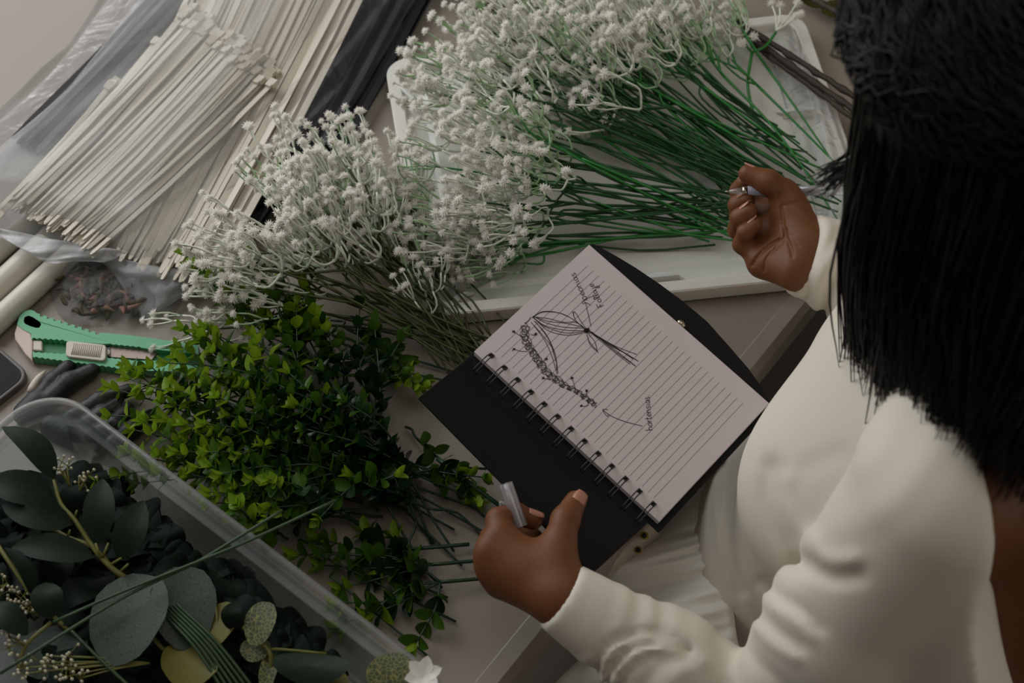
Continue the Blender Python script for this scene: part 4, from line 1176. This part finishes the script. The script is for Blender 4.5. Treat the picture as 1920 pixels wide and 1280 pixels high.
for e in ((1045, 655), (1055, 700), (1040, 735), (1000, 720), (1020, 685), (985, 655), (1050, 695), (1035, 730)):
    stroke(b, [(738+rk.uniform(-6, 6), 508+rk.uniform(-6, 6)), ((738+e[0])/2+rk.uniform(-5, 5), (508+e[1])/2+rk.uniform(-8, 16)), e], .00026, 12)
stroke(b, [(712+30*math.cos(i*2.4)*rk.uniform(.3, 1), 495+24*math.sin(i*1.9)*rk.uniform(.3, 1)) for i in range(60)], .00028)
for (x, y), (sx, sy) in (((225, 503), (285, 535)), ((225, 620), (315, 635)), ((370, 520), (335, 520)), ((440, 685), (410, 700)), ((420, 812), (475, 815)), ((612, 812), (635, 885)), ((710, 898), (700, 940)), ((675, 998), (725, 990))):
    stroke(b, [(x+14*math.cos(i*2.7)*rk.uniform(.4, 1), y+12*math.sin(i*2.2)*rk.uniform(.4, 1)) for i in range(18)], .00024)
    stroke(b, [(x, y), ((x+sx)/2+4, (y+sy)/2+6), (sx, sy)], .00024, 8)
fixn(b.build('ink_sketch', 'ink', nb_, smooth=False))
b = MB()
stroke(b, [(703, 310), (722, 390), (740, 468)], .00026, 8); stroke(b, [(738, 326), (703, 308), (690, 318), (680, 308), (688, 298), (698, 305)], .00026, 12)
stroke(b, [(818, 1024), (870, 1062), (960, 1100), (1082, 1132)], .00026, 12); stroke(b, [(853, 1022), (818, 1024), (848, 1068), (858, 1052)], .00026, 10)
fixn(b.build('ink_arrows', 'ink', nb_, smooth=False))
GLY = {'p': (.62, [[(.0, .05), (.1, .55), (.12, -.75)], [(.1, .45), (.35, .62), (.5, .35), (.35, .02), (.12, .1)]]), 'e': (.5, [[(.05, .28), (.4, .35), (.3, .6), (.08, .42), (.12, .05), (.45, .1)]]),
       'o': (.52, [[(.3, .58), (.05, .4), (.1, .05), (.4, .1), (.42, .5), (.25, .56)]]), 'n': (.58, [[(.05, .55), (.1, .02)], [(.1, .4), (.3, .58), (.42, .4), (.46, .02)]]),
       'i': (.28, [[(.12, .55), (.12, .1), (.22, .02)], [(.12, .8), (.14, .84)]]), 'a': (.55, [[(.4, .5), (.2, .58), (.05, .25), (.2, .02), (.4, .3), (.42, .55), (.42, .1), (.52, .02)]]),
       's': (.45, [[(.38, .52), (.15, .58), (.1, .38), (.34, .22), (.26, .02), (.04, .06)]]), 'F': (.62, [[(.15, 1.0), (.12, .0)], [(.0, .98), (.35, 1.02), (.6, .98)], [(.0, .5), (.45, .55)]]),
       'l': (.34, [[(.05, .1), (.3, .7), (.22, 1.05), (.1, .8), (.14, .1), (.3, .03)]]), 'j': (.36, [[(.2, .55), (.2, -.5), (.05, -.7), (-.02, -.5), (.3, .05)], [(.2, .8), (.22, .84)]]),
       'h': (.58, [[(.08, 1.1), (.1, .02)], [(.1, .4), (.3, .58), (.44, .4), (.46, .02)]]), 'r': (.4, [[(.06, .55), (.1, .02)], [(.1, .38), (.22, .56), (.38, .54)]]),
       't': (.42, [[(.2, .95), (.18, .1), (.34, .02)], [(.02, .62), (.38, .66)]]), '.': (.3, [[(.1, .02), (.16, .05), (.12, .0)]])}
def write(b, txt, start, end, hgt):
    tot = sum(GLY[c][0] for c in txt); sx, sy = start; dx, dy = end[0]-sx, end[1]-sy; L = math.hypot(dx, dy); k = L/tot
    rx, ry = dx/L, dy/L; ux, uy = ry, -rx           # letters stand to the left of the writing direction
    x = 0
    for c in txt:
        for st in GLY[c][1]:
            stroke(b, [(sx+rx*(x+px)*k+ux*py*hgt, sy+ry*(x+px)*k+uy*py*hgt) for px, py in st], .00026, max(6, 4*len(st)))
        x += GLY[c][0]
b = MB()
write(b, 'peonias', (716, 288), (632, 104), 44); write(b, 'Follaje', (826, 332), (752, 176), 40); write(b, 'hortensias.', (1152, 1160), (1128, 918), 46)
fixn(b.build('handwriting', 'ink', nb_, smooth=False))

# ================================================================== pen and its cap
film('pen_clear', col=(.85, .83, .87, 1), milk=.28, gloss=.07, rough=.1, bump=0, edge=.35)
mat('pen_white', srgb(178, 172, 180), 0.35, var=0.03)
mat('pen_grip', srgb(150, 146, 158), 0.45, var=0.03)
pa, pb_ = P(1360, 359, .150), P(1600, 356, .150)
pen = thing('pen', 'clear gel pen held in the right hand over the wire stems', 'pen', pa)
def seg(t0, t1, r0, r1, name, m, n=14):
    b = MB(); b.tube([pa+(pb_-pa)*t0, pa+(pb_-pa)*t1], [r0, r1], n); return b.build(name, m, pen)
seg(0, .03, .0004, .0011, 'pen_point', 'snap_metal'); seg(.03, .13, .0014, .0036, 'cone', 'pen_clear'); seg(.13, .17, .0042, .0045, 'collar', 'snap_metal')
seg(.17, .52, .0046, .0048, 'grip', 'pen_grip'); seg(.52, .99, .0046, .0046, 'barrel', 'pen_clear'); seg(.2, .74, .0027, .0027, 'refill', 'pen_white'); seg(.985, 1.0, .0040, .0034, 'end_plug', 'pen_clear')
ca, cb = P(948, 906, .122), P(976, 988, .108)
cap = thing('clear_tube_cap', 'clear plastic pen cap held between the fingers of the left hand', 'cap', cb)
b = MB(); b.tube([ca, cb], [.0056, .0060], 14, cap=False); b.tube([cb, ca+(cb-ca)*.02], [.0046, .0042], 14, cap=True); b.build('cap_body', 'pen_clear', cap)
b = MB(); d = nrm(cb-ca); sd = nrm(np.cross(d, C_F)); sd = sd if sd[0] < 0 else -sd
b.tube(bez([ca+d*.014+sd*.006, ca+d*.013+sd*.009, ca+d*.02+sd*.0095, cb-d*.002+sd*.0085], 10), .0011, 6); b.build('clip', 'pen_clear', cap)
# ================================================================== person
mat('skin', srgb(120, 75, 44), 0.5, col2=srgb(100, 59, 32), scale=30, bump=0.12, bscale=700, sss=0.08, spec=0.3)
mat('nail', srgb(178, 126, 104), 0.25, var=0.03)
mat('blouse_white', srgb(222, 214, 199), 0.75, var=0.015, scale=15, bump=0.06, bscale=1500)
mat('skirt_white', srgb(244, 240, 232), 0.8, var=0.02, scale=20, bump=0.1, bscale=900)
mat('hair_black', srgb(18, 13, 12), 0.45, var=0.3, scale=90, spec=0.22)
UP = np.array([0, 0, 1.0])
FW = nrm([-.88, .475, 0]); LF = np.array([-FW[1], FW[0], 0]); LF = LF if LF[1] < 0 else -LF   # facing, and to the person's left
def W(x, y, h): return np.array([x, y, T+h])
BAX = (FW, LF, UP)
LSH = P(1770, 930, .30); MID = LSH-LF*.17; RSH = MID-LF*.17
LEL = P(1440, 1372, .02); LWR = P(1056, 1120, .105)
RWR = P(1516, 480, .130); REL = W(.46, -.02, .04)
CH = W(.335, -.178, .13); WA = W(.278, -.178, -.10); PV = W(.300, -.190, -.25)
HC = P(1905, 140, .50)
fd = nrm(FW*.72-UP*.69); hu = nrm(FW*.69+UP*.72)
def cov_h(x, y):
    """height over the table of the raised front cover under a pixel"""
    d = C_F+C_R*(x-960)/FPX-C_U*(y-640)/FPX
    return (CAM+d*(((FA-CAM) @ fn)/(d @ fn)))[2]-T
def J(x, y, h): return P(x, y, h)
def hand_sdf(p, wrist, arm, mcps, thenar, fingers, thumb, rm=.0125):
    palm = cone(p, arm[0], arm[1], arm[2], arm[3])
    for m in mcps: palm = smin(palm, cone(p, wrist, m, .0165, rm), .012)
    for a, b_, ra, rb_ in thenar: palm = smin(palm, cone(p, a, b_, ra, rb_), .012)
    d = palm
    for pts, rr in fingers: d = np.minimum(d, smin(palm, chain(p, pts, rr, .0035), .0045))
    d = smin(d, smin(palm, chain(p, *thumb, .004), .009), .0012)
    return d
def pxdist(p, line):
    # distance, in photo pixels, from the directions of points p to a polyline of pixels
    v = p-CAM; z = v @ C_F; x = 960+FPX*(v @ C_R)/z; y = 640-FPX*(v @ C_U)/z
    d = np.full(x.shape, 1e9)
    for (x0, y0), (x1, y1) in zip(line[:-1], line[1:]):
        L2 = (x1-x0)**2+(y1-y0)**2; t = np.clip(((x-x0)*(x1-x0)+(y-y0)*(y1-y0))/L2, 0, 1)
        d = np.minimum(d, np.hypot(x-x0-t*(x1-x0), y-y0-t*(y1-y0)))
    return d
def creases(p, L):
    e = 0
    for amp, wd, pts in L:
        ln = [q[:2] for q in bez([(a, b_, 0) for a, b_ in pts], 12)]
        e = e+amp*np.exp(-(pxdist(p, ln)/wd)**2)
    return e
# ---- left hand: back of the hand up, thumb over the cover, fingers curled under
hL = lambda x, y, dh: J(x, y, cov_h(min(x, 1040), y)*0+.098+dh)
tz = cov_h(1060, 975)
L_m = [J(940, 1006, .112), J(921, 1034, .108), J(922, 1064, .098), J(940, 1092, .088)]
L_f = [([L_m[0], J(935, 975, .112), J(966, 962, .104), J(1000, 975, .098)], [.0118, .0098, .0086, .0078]),
       ([L_m[1], J(924, 1008, .088), J(960, 1002, .074), J(1000, 1008, .076)], [.0115, .0100, .009, .008]),
       ([L_m[2], J(925, 1040, .078), J(962, 1034, .066), J(1000, 1038, .070)], [.011, .0095, .0085, .0076]),
       ([L_m[3], J(946, 1066, .070), J(978, 1058, .062), J(1010, 1060, .066)], [.0100, .0086, .0076, .0068])]
L_t = ([J(1040, 1062, .112), J(1050, 1012, tz+.014), J(1060, 975, tz+.013), J(1079, 940, tz+.010)], [.0150, .0125, .0112, .0088])
def sdfL(p): return hand_sdf(p, LWR, (LWR+nrm(LEL-LWR)*.06, LWR, .026, .021), L_m, [(J(1050, 1110, .105), J(1045, 1050, .112), .0185, .0150), (J(990, 1070, .100), J(1010, 1060, .105), .018, .018)], L_f, L_t)
# ---- right hand: palm up, pen between thumb and fingers
R_m = [J(1442, 398, .122), J(1429, 427, .117), J(1424, 459, .116), J(1432, 490, .117)]
R_f = [([R_m[0], J(1396, 378, .120), J(1386, 358, .130), J(1394, 343, .140)], [.0108, .0092, .0084, .0074]),
       ([R_m[1], J(1388, 405, .118), J(1384, 384, .134), J(1400, 375, .143)], [.0108, .0094, .0086, .0078]),
       ([R_m[2], J(1384, 430, .124), J(1387, 408, .142), J(1404, 396, .150)], [.0105, .0090, .0082, .0074]),
       ([R_m[3], J(1391, 458, .123), J(1398, 435, .138), J(1416, 421, .144)], [.0096, .0080, .0072, .0064])]
R_t = ([J(1482, 392, .146), J(1470, 362, .155), J(1440, 341, .166), J(1402, 326, .166)], [.0150, .0122, .0106, .0082])
def sdfR(p): return creases(p, PC)+hand_sdf(p, RWR, (RWR+nrm(REL-RWR)*.06, RWR, .028, .024), R_m,
                             [(J(1508, 450, .138), J(1480, 388, .148), .0200, .0150), (J(1492, 508, .130), R_m[3], .0175, .0125), (J(1470, 450, .118), J(1440, 440, .116), .016, .014)], R_f, R_t)
PC = [(.0022, 3.0, [(1411, 497), (1424, 478), (1440, 462), (1462, 450)]), (.0016, 2.6, [(1432, 508), (1437, 486), (1452, 468), (1468, 452), (1474, 430)]), (.0018, 3.0, [(1466, 388), (1470, 430), (1482, 462), (1486, 480)]), (.0010, 2.5, [(1458, 362), (1470, 384), (1500, 378)]), (.0008, 2.2, [(1484, 440), (1498, 462)])]
# ---- head, neck, trunk, arms, legs
HX = (fd, LF, hu)
hipL, hipR = PV+LF*.085, PV-LF*.085
knL, knR = hipL+FW*.36+LF*.05+UP*.01, hipR+FW*.36-LF*.02+UP*.01
anL, anR = np.array([*(knL-FW*.06)[:2], .09]), np.array([*(knR-FW*.06)[:2], .09])
def sdfB(p):
    d = ell(p, CH, BAX, (.105, .150, .165))
    d = smin(d, ell(p, WA, BAX, (.088, .118, .15)), .05)
    d = smin(d, ell(p, PV, BAX, (.115, .165, .12)), .05)
    d = smin(d, cone(p, LSH-LF*.03, RSH+LF*.03, .052, .052), .05)
    for s_ in (-1, 1): d = smin(d, ell(p, CH-FW*.088+LF*.110*s_-UP*.03, BAX, (.084, .080, .22)), .06)
    d = smin(d, cone(p, MID+UP*.01, HC-hu*.07-fd*.02, .056, .050), .03)
    h = ell(p, HC, HX, (.092, .072, .112))
    h = smin(h, ell(p, HC+fd*.045-hu*.055, HX, (.045, .05, .055)), .03)              # jaw and chin
    h = smin(h, cone(p, HC+fd*.088+hu*.005, HC+fd*.104-hu*.030, .007, .011), .012)    # nose
    for s in (-1, 1):
        h = smin(h, ell(p, HC+LF*.073*s-fd*.005-hu*.01, HX, (.018, .008, .030)), .006)  # ears
        h = smax(h, -ell(p, HC+fd*.092+LF*.031*s+hu*.008, HX, (.014, .016, .010)), .008)  # eye sockets
        h = smin(h, ell(p, HC+fd*.078+LF*.031*s+hu*.006, HX, (.011, .014, .009)), .004)
    h = smin(h, ell(p, HC+fd*.088-hu*.055, HX, (.010, .022, .007)), .006)             # lips
    d = smin(d, h, .012)
    d = smin(d, chain(p, [LSH, LEL, LWR+nrm(LEL-LWR)*.03], [.048, .040, .024], .02), .02)
    d = smin(d, chain(p, [RSH, REL, RWR+nrm(REL-RWR)*.03], [.048, .040, .024], .02), .02)
    for hp, kn_, an in ((hipL, knL, anL), (hipR, knR, anR)):
        d = smin(d, chain(p, [hp, kn_, an], [.075, .055, .036], .02), .03)
        d = smin(d, cone(p, an-UP*.045, an+FW*.14-UP*.055, .034, .026), .02)
    return np.maximum(d, .003-p[..., 2])
per = thing('person', 'person in a white backless long-sleeved dress holding the notebook and a pen', 'person', (PV[0], PV[1], 0))
def merge(parts):
    b = MB()
    for v, q in parts:
        o = len(b.v); b.v += v.tolist(); b.f += [tuple(int(o+i) for i in f) for f in q]
    return b
lo = np.array([-.12, -.46, -.01]); hi = np.array([.62, .22, T+.68])
pts = [np.vstack([q for f in L_f for q in f[0]]+[np.array(L_t[0]), LWR[None], (LWR+nrm(LEL-LWR)*.05)[None]]), np.vstack([q for f in R_f for q in f[0]]+[np.array(R_t[0]), RWR[None], (RWR+nrm(REL-RWR)*.05)[None]])]
mL = surface_nets(sdfL, pts[0].min(0)-.032, pts[0].max(0)+.032, .0014)
mR = surface_nets(sdfR, pts[1].min(0)-.034, pts[1].max(0)+.034, .0014)
mB = surface_nets(sdfB, lo, hi, .0065)
merge([mB, mL, mR]).build('body', 'skin', per)
def nail(tip, prev, nrm_, r_, w_, back=.35):
    d = nrm(tip-prev); n = nrm(nrm_-(nrm_ @ d)*d); s = np.cross(n, d)
    b = MB(); G = []
    for i in range(7):
        t = i/6; x = -.010*back*2+.013*t
        hw = w_*(1-.5*max(0, t-.6)**1.2*1.6)*(.8+.2*min(1, t*4))
        G.append([tip+d*x*1.0+s*hw*k+n*(r_*math.sqrt(max(0, 1-(k*hw/r_)**2))*.98+.0009-.0006*abs(t-.5)) for k in (-1, -.6, -.2, .2, .6, 1)])
    b.grid(np.array(G)); o = b.build('fingernail', 'nail', per)
    sd = o.modifiers.new('thick', 'SOLIDIFY'); sd.thickness = .0006
tocam = lambda p: nrm(CAM-p)
nail(L_t[0][3], L_t[0][2], tocam(L_t[0][3])+nrm([.5, 0, 0])*.3, .0088, .0064)
nail(R_t[0][3], R_t[0][2], nrm(np.array([-.1, .9, .5])), .0082, .006)
nail(L_f[0][0][3], L_f[0][0][2], nrm(np.array([.6, .3, .4])), .0078, .0052)
for k in (1, 2, 3):
    f = R_f[k][0]; nail(f[3], f[2], nrm(np.array([-.6, .55, .35])), R_f[k][1][3], .0052)
# ---- dress bodice with sleeves
aL = nrm(LWR-LEL); aU = nrm(LEL-LSH); aR = nrm(RWR-REL)
BK0 = P(1893, 1150, .24)+FW*.014; BKE = nrm(P(1824, 815, .35)-BK0); NBK = -FW+LF*.05; NBK = nrm(NBK-(NBK @ BKE)*BKE)
def folds(p, a, b_, tc, amp, wl, wid, ph=0.0, skew=0.0):
    """soft ring creases round a sleeve between a and b_, centred at tc"""
    ab = b_-a; L = np.linalg.norm(ab); t = ((p-a) @ ab)/(L*L)
    x, y, _ = frame(ab)
    ang = np.arctan2((p-a) @ y, (p-a) @ x)
    e = np.exp(-((t-tc)/wid)**2)
    return amp*e*np.sin((t*L)/wl*2*math.pi+ph+skew*np.sin(ang+.6)+.6*np.sin(2*ang+1.1))
CR = [(.005, 22, [(1447, 880), (1440, 930), (1455, 985), (1480, 1025), (1500, 1055)]), (-.003, 20, [(1478, 900), (1475, 950), (1490, 985), (1520, 1010)]),
      (.0016, 20, [(1575, 850), (1510, 880), (1480, 925)]), (.004, 16, [(1500, 1055), (1560, 1082), (1610, 1078)]), (-.003, 16, [(1505, 1025), (1560, 1050), (1600, 1050)]),
      (.0028, 13, [(1433, 1092), (1460, 1117), (1508, 1145), (1535, 1178)]), (-.0022, 12, [(1425, 1108), (1450, 1138), (1495, 1168), (1520, 1195)]), (.0028, 13, [(1412, 1110), (1426, 1150), (1460, 1184), (1503, 1212)]),
      (-.002, 12, [(1395, 1125), (1412, 1170), (1445, 1205), (1490, 1235)]), (.002, 13, [(1355, 1240), (1345, 1202), (1365, 1178), (1420, 1240), (1480, 1290)]),
      (.0045, 9, [(1113, 1285), (1125, 1228), (1158, 1198), (1216, 1186), (1268, 1198), (1292, 1220)]), (-.0035, 8, [(1124, 1290), (1138, 1238), (1170, 1208), (1224, 1196), (1278, 1208)]), (.0045, 8, [(1135, 1290), (1150, 1245), (1182, 1216), (1238, 1204), (1290, 1216)]),
      (-.003, 8, [(1146, 1290), (1162, 1252), (1196, 1224), (1240, 1214)]), (.0035, 8, [(1158, 1290), (1172, 1262), (1205, 1236), (1245, 1226)]), (.004, 11, [(1205, 1290), (1230, 1250), (1268, 1234), (1300, 1240)]), (-.0025, 14, [(1250, 1290), (1280, 1255), (1320, 1240)]),
      (.003, 7, [(1362, 870), (1357, 950), (1370, 1040), (1392, 1110)]), (-.002, 10, [(1345, 900), (1342, 970), (1355, 1060), (1375, 1130)])]
CRR = [(.003, 6, [(1572, 432), (1530, 500), (1508, 560)]), (-.0025, 9, [(1590, 450), (1548, 510), (1530, 580)]), (.005, 9, [(1600, 480), (1560, 520), (1545, 580)]), (-.004, 11, [(1612, 500), (1575, 545), (1562, 605)]), (.004, 10, [(1640, 500), (1600, 560), (1585, 620)])]
def sdfD(p):
    d = ell(p, CH, BAX, (.112, .158, .170))
    d = smin(d, ell(p, WA+FW*.008, BAX, (.108, .128, .17)), .06)
    for s, k in ((-1, .030), (1, .052)): d = smin(d, ell(p, CH+FW*k+LF*.066*s-UP*.03, BAX, (.070, .070, .080)), .05)
    d = smin(d, cone(p, LSH-LF*.03, RSH+LF*.03, .058, .058), .05)
    d = smin(d, ell(p, P(1850, 1210, .14), BAX, (.105, .080, .19)), .05)
    d = smax(d, (p-BK0) @ NBK, .006)
    tl = chain(p, [LSH, LSH+(LEL-LSH)*.5, LEL], [.060, .056, .049], .02)
    tl = smax(tl, (p-P(1838, 880, .355)) @ nrm(-LF*.7-FW*.7), .008)
    fl_ = chain(p, [LEL, LEL+(LWR-LEL)*.5, LWR+aL*.006], [.047, .041, .0275], .02)
    arm = smin(tl, fl_, .012)+folds(p, LEL, LWR, .72, .0012, .021, .12, .3, 1.2)
    d = smin(d, arm, .022)
    d = d+creases(p, CR)
    ar = chain(p, [RSH, REL, REL+(RWR-REL)*.6, RWR-aR*.004], [.056, .052, .051, .0375], .02)
    ar = ar+creases(p, CRR)
    d = smin(d, ar, .012)
    # gathers round the waist
    hb = p[..., 2]-T
    ang = np.arctan2((p-WA) @ LF, (p-WA) @ FW)
    d = d+.0012*np.sin(ang*38+1.5*np.sin(ang*9))*np.clip((-.02-hb)/.05, 0, 1)
    # neckline, cuffs, waist cut
    d = smax(d, (p-(MID+UP*.075)) @ nrm(UP*.85+FW*.5), .008)
    near = cone(p, LWR-aL*.05, LWR+aL*.06, .05, .05)
    d = np.where(near < 0, smax(d, (p-(LWR+aL*.004)) @ aL, .004), d)
    nr_ = cone(p, RWR-aR*.05, RWR+aR*.06, .06, .06)
    d = np.where(nr_ < 0, smax(d, (p-(RWR+aR*.007)) @ aR, .004), d)
    return np.maximum(d, T-.175-p[..., 2])
merge([surface_nets(sdfD, np.array([.0, -.47, T-.19]), np.array([.58, .12, T+.40]), .0038)]).build('bodice', 'blouse_white', per)
# ---- gathered skirt
seam = bez([(x+70, y, 0) for x, y in ((1470, 760), (1385, 810), (1335, 880), (1303, 960), (1296, 1010), (1298, 1080), (1306, 1150), (1320, 1225), (1370, 1330), (1450, 1420))], 180)
hem = bez([(x, y, 0) for x, y in ((1500, 720), (1425, 812), (1325, 895), (1240, 985), (1146, 1066), (1150, 1125), (1120, 1200), (1050, 1270), (1000, 1340), (1000, 1460))], 180)
n = min(len(seam), len(hem)); rows = 26; G = np.zeros((n, rows, 3)); rsk = random.Random(4)
ph = [rsk.uniform(0, 6.28) for _ in range(6)]
for i in range(n):
    s = i/n
    for j in range(rows):
        t = j/(rows-1)
        if t < .72:
            q = t/.72; px = seam[i]*(1-q)+hem[i]*q
            h = -.035-.03*q*q
            pl = math.sin(s*150+1.2*math.sin(s*23+ph[0]))*.6+math.sin(s*77+ph[1]+q*2)*.7
            pl2 = math.sin(s*38+ph[2]+q*1.5)+.6*math.sin(s*21+ph[3]-q*2)
            amp = .0042*min(1, q*5)*max(.15, 1-q*1.1)
            h += amp*pl+.007*min(1, q*1.6)*pl2
            G[i, j] = P(px[0], px[1], h)
        else:
            q = (t-.72)/.28
            p = P(hem[i][0], hem[i][1], -.065+.007*(math.sin(s*38+ph[2]+1.5)+.6*math.sin(s*21+ph[3]-2)))
            G[i, j] = p-UP*(.26*q)+FW*.05*q*(.6+.4*math.sin(s*30))-UP*0
b = MB(); b.grid(G); o = b.build('skirt', 'skirt_white', per); fixn(o)
sd = o.modifiers.new('thick', 'SOLIDIFY'); sd.thickness = .0012
def sdfK(p):
    d = ell(p, PV, BAX, (.128, .180, .135))
    for hp, kn_ in ((hipL, knL), (hipR, knR)): d = smin(d, cone(p, hp, kn_, .088, .070), .05)
    d = smin(d, cone(p, PV-UP*.02, PV-UP*.26, .165, .205), .05)
    a = np.arctan2((p-PV) @ LF, (p-PV) @ FW)
    d = d+.004*np.sin(a*22+2*np.sin(a*5))*np.clip((T-.20-p[..., 2])/.1, 0, 1)
    return np.maximum(d, PV[2]-.27-p[..., 2])
merge([surface_nets(sdfK, PV-np.array([.52, .34, .29]), PV+np.array([.26, .42, .16]), .0075)]).build('skirt_drape', 'skirt_white', per)
# ---- hair: a soft mass with hundreds of strands over it
TIPS = [(0, 1760, 560, .22), (25, 1640, 600, .24), (45, 1612, 650, .25), (70, 1680, 735, .30), (95, 1770, 785, .36), (125, 1845, 815, .385), (150, 1925, 900, .37), (180, 2040, 1060, .24), (240, 2150, 900, .2), (300, 1950, 600, .2), (360, 1760, 560, .2)]
def TIP(deg):
    deg = deg % 360; k = [t[0] for t in TIPS]
    return P(*(float(np.interp(deg, k, [t[i] for t in TIPS])) for i in (1, 2, 3)))
def rim(deg): return float(np.interp(deg % 360, [0, 60, 120, 200, 300, 360], [.086, .090, .094, .098, .09, .086]))
def sdfH(p):
    d = ell(p, HC-fd*.016+hu*.004, HX, (.086, .074, .108))
    d = smax(d, -ell(p, HC+fd*.085-hu*.03, HX, (.055, .058, .085)), .015)
    for k in range(10):
        g = 35+k*23; a = math.radians(g); s = HC+(FW*math.cos(a)+LF*math.sin(a))*(rim(g)-.026)+UP*.01
        e = TIP(g); e = s+(e-s)*.74; e = e-(FW*math.cos(a)+LF*math.sin(a))*.012
        d = smin(d, cone(p, s, e, .030, .015), .03)
    return d
hr = merge([surface_nets(sdfH, HC-np.array([.2, .24, .40]), HC+np.array([.25, .2, .16]), .005)]).build('hair', 'hair_black', per)
rh = random.Random(12); b = MB()
for k in range(3000):
    deg = rh.uniform(8, 300) if k % 3 else rh.uniform(20, 140); a = math.radians(deg)
    out = FW*math.cos(a)+LF*math.sin(a); tan = np.cross(UP, out)
    crown = HC+hu*.118+fd*rh.uniform(-.05, .05)+LF*rh.uniform(-.02, .02)
    rad = rim(deg)+rh.uniform(-.004, .008); side = HC+out*rad+UP*rh.uniform(.0, .05)
    kk = rh.uniform(.35, 1.3); up_ = HC+nrm(out+hu*kk)*rh.uniform(.104, .116)
    e = TIP(deg+rh.gauss(0, 5))+np.array([rh.gauss(0, .006), rh.gauss(0, .006), rh.gauss(0, .02)])
    m = side*.45+e*.55+out*rh.gauss(.006, .005)+tan*rh.gauss(0, .005)
    path = bez([crown, up_, side, m, e], 16)
    b.tube(path, [.0011]*(len(path)-4)+[.0010, .0008, .0006, .0003], 3, cap=False)
for k in range(70):      # the lock that swings out over the pen
    s = P(1690+rh.gauss(0, 22), 220+rh.gauss(0, 16), .42); e = P(1552+rh.gauss(0, 18), 338+rh.gauss(0, 14), .36)
    m = P(1628+rh.gauss(0, 11), 282+rh.gauss(0, 10), .40)
    b.tube(bez([HC+hu*.1+fd*.05+LF*rh.uniform(-.03, .03), s, m, e], 14), [.0010]*9+[.0008, .0007, .0006, .0005, .0004, .0003, .0003, .0003][:8], 3, cap=False)
for k in range(50):      # loose ends over the bust and the cuff
    t = rh.random(); s = P(1650+t*180, 560+t*60, .30); e = P(1600+t*230+rh.gauss(0, 14), 690+t*130+rh.gauss(0, 22), .27+.09*t)
    b.tube(bez([s, (s+e)/2+np.array([rh.gauss(0, .004), rh.gauss(0, .004), 0]), e], 10), [.0008]*6+[.0006, .0005, .0004, .0003, .0002, .0002][:6], 3, cap=False)
o = b.build('hair_strands', 'hair_black', per); o['kind'] = 'stuff'
# ---- stool under the person
mat('stool_wood', srgb(92, 70, 50), .6, var=.1, scale=20, stretch=(1, 1, 8))
st = thing('stool', 'dark wooden stool under the person in the white dress', 'stool', (PV[0], PV[1], 0))
b = MB(); c = np.array([PV[0], PV[1], PV[2]-.145]); b.tube([c-UP*.018, c+UP*.018], [.17, .17], 28); b.build('seat', 'stool_wood', st, smooth=False, bevel=.004)
for s, q in ((1, 1), (1, -1), (-1, 1), (-1, -1)):
    b = MB(); tp = c+FW*.1*s+LF*.1*q-UP*.018; b.tube([tp, np.array([*(c+FW*.14*s+LF*.14*q)[:2], .001])], [.016, .013], 10); b.build('leg', 'stool_wood', st)
# printed pouch in the lap
mat('pouch_cloth', srgb(186, 168, 162), .8, col2=srgb(206, 190, 176), scale=60); mat('pouch_dot', srgb(24, 18, 18), .6); mat('pouch_ring', srgb(170, 150, 70), .7, var=.2)
po = thing('printed_pouch', 'small pink pouch printed with dark dots tucked under the notebook cover', 'pouch', P(1190, 1020, -.05))
b = MB(); G = []
for i in range(15):
    for_u = i/14; row = []
    for j in range(15):
        v = j/14; x = 1135+110*for_u-20*v; y = 1062-90*for_u+20*v-30*(1-v)
        row.append(P(x+(-8+60*v)*.3, y, -.042+.018*math.sin(math.pi*for_u)**.6*math.sin(math.pi*v)**.6))
    G.append(row)
b.grid(np.array(G)); b.grid(np.array([[q-UP*.012 for q in r_] for r_ in G])[:, ::-1]); b.build('pouch_body', 'pouch_cloth', po)
for x, y in ((1208, 1004), (1197, 1031)):
    b = MB(); b.ball(P(x, y, -.021), (.0042, .0042, .002), 10, 6); b.build('printed_ring', 'pouch_ring', po)
    b = MB(); b.ball(P(x, y, -.0198), (.0026, .0026, .0016), 10, 6); b.build('printed_dot', 'pouch_dot', po)
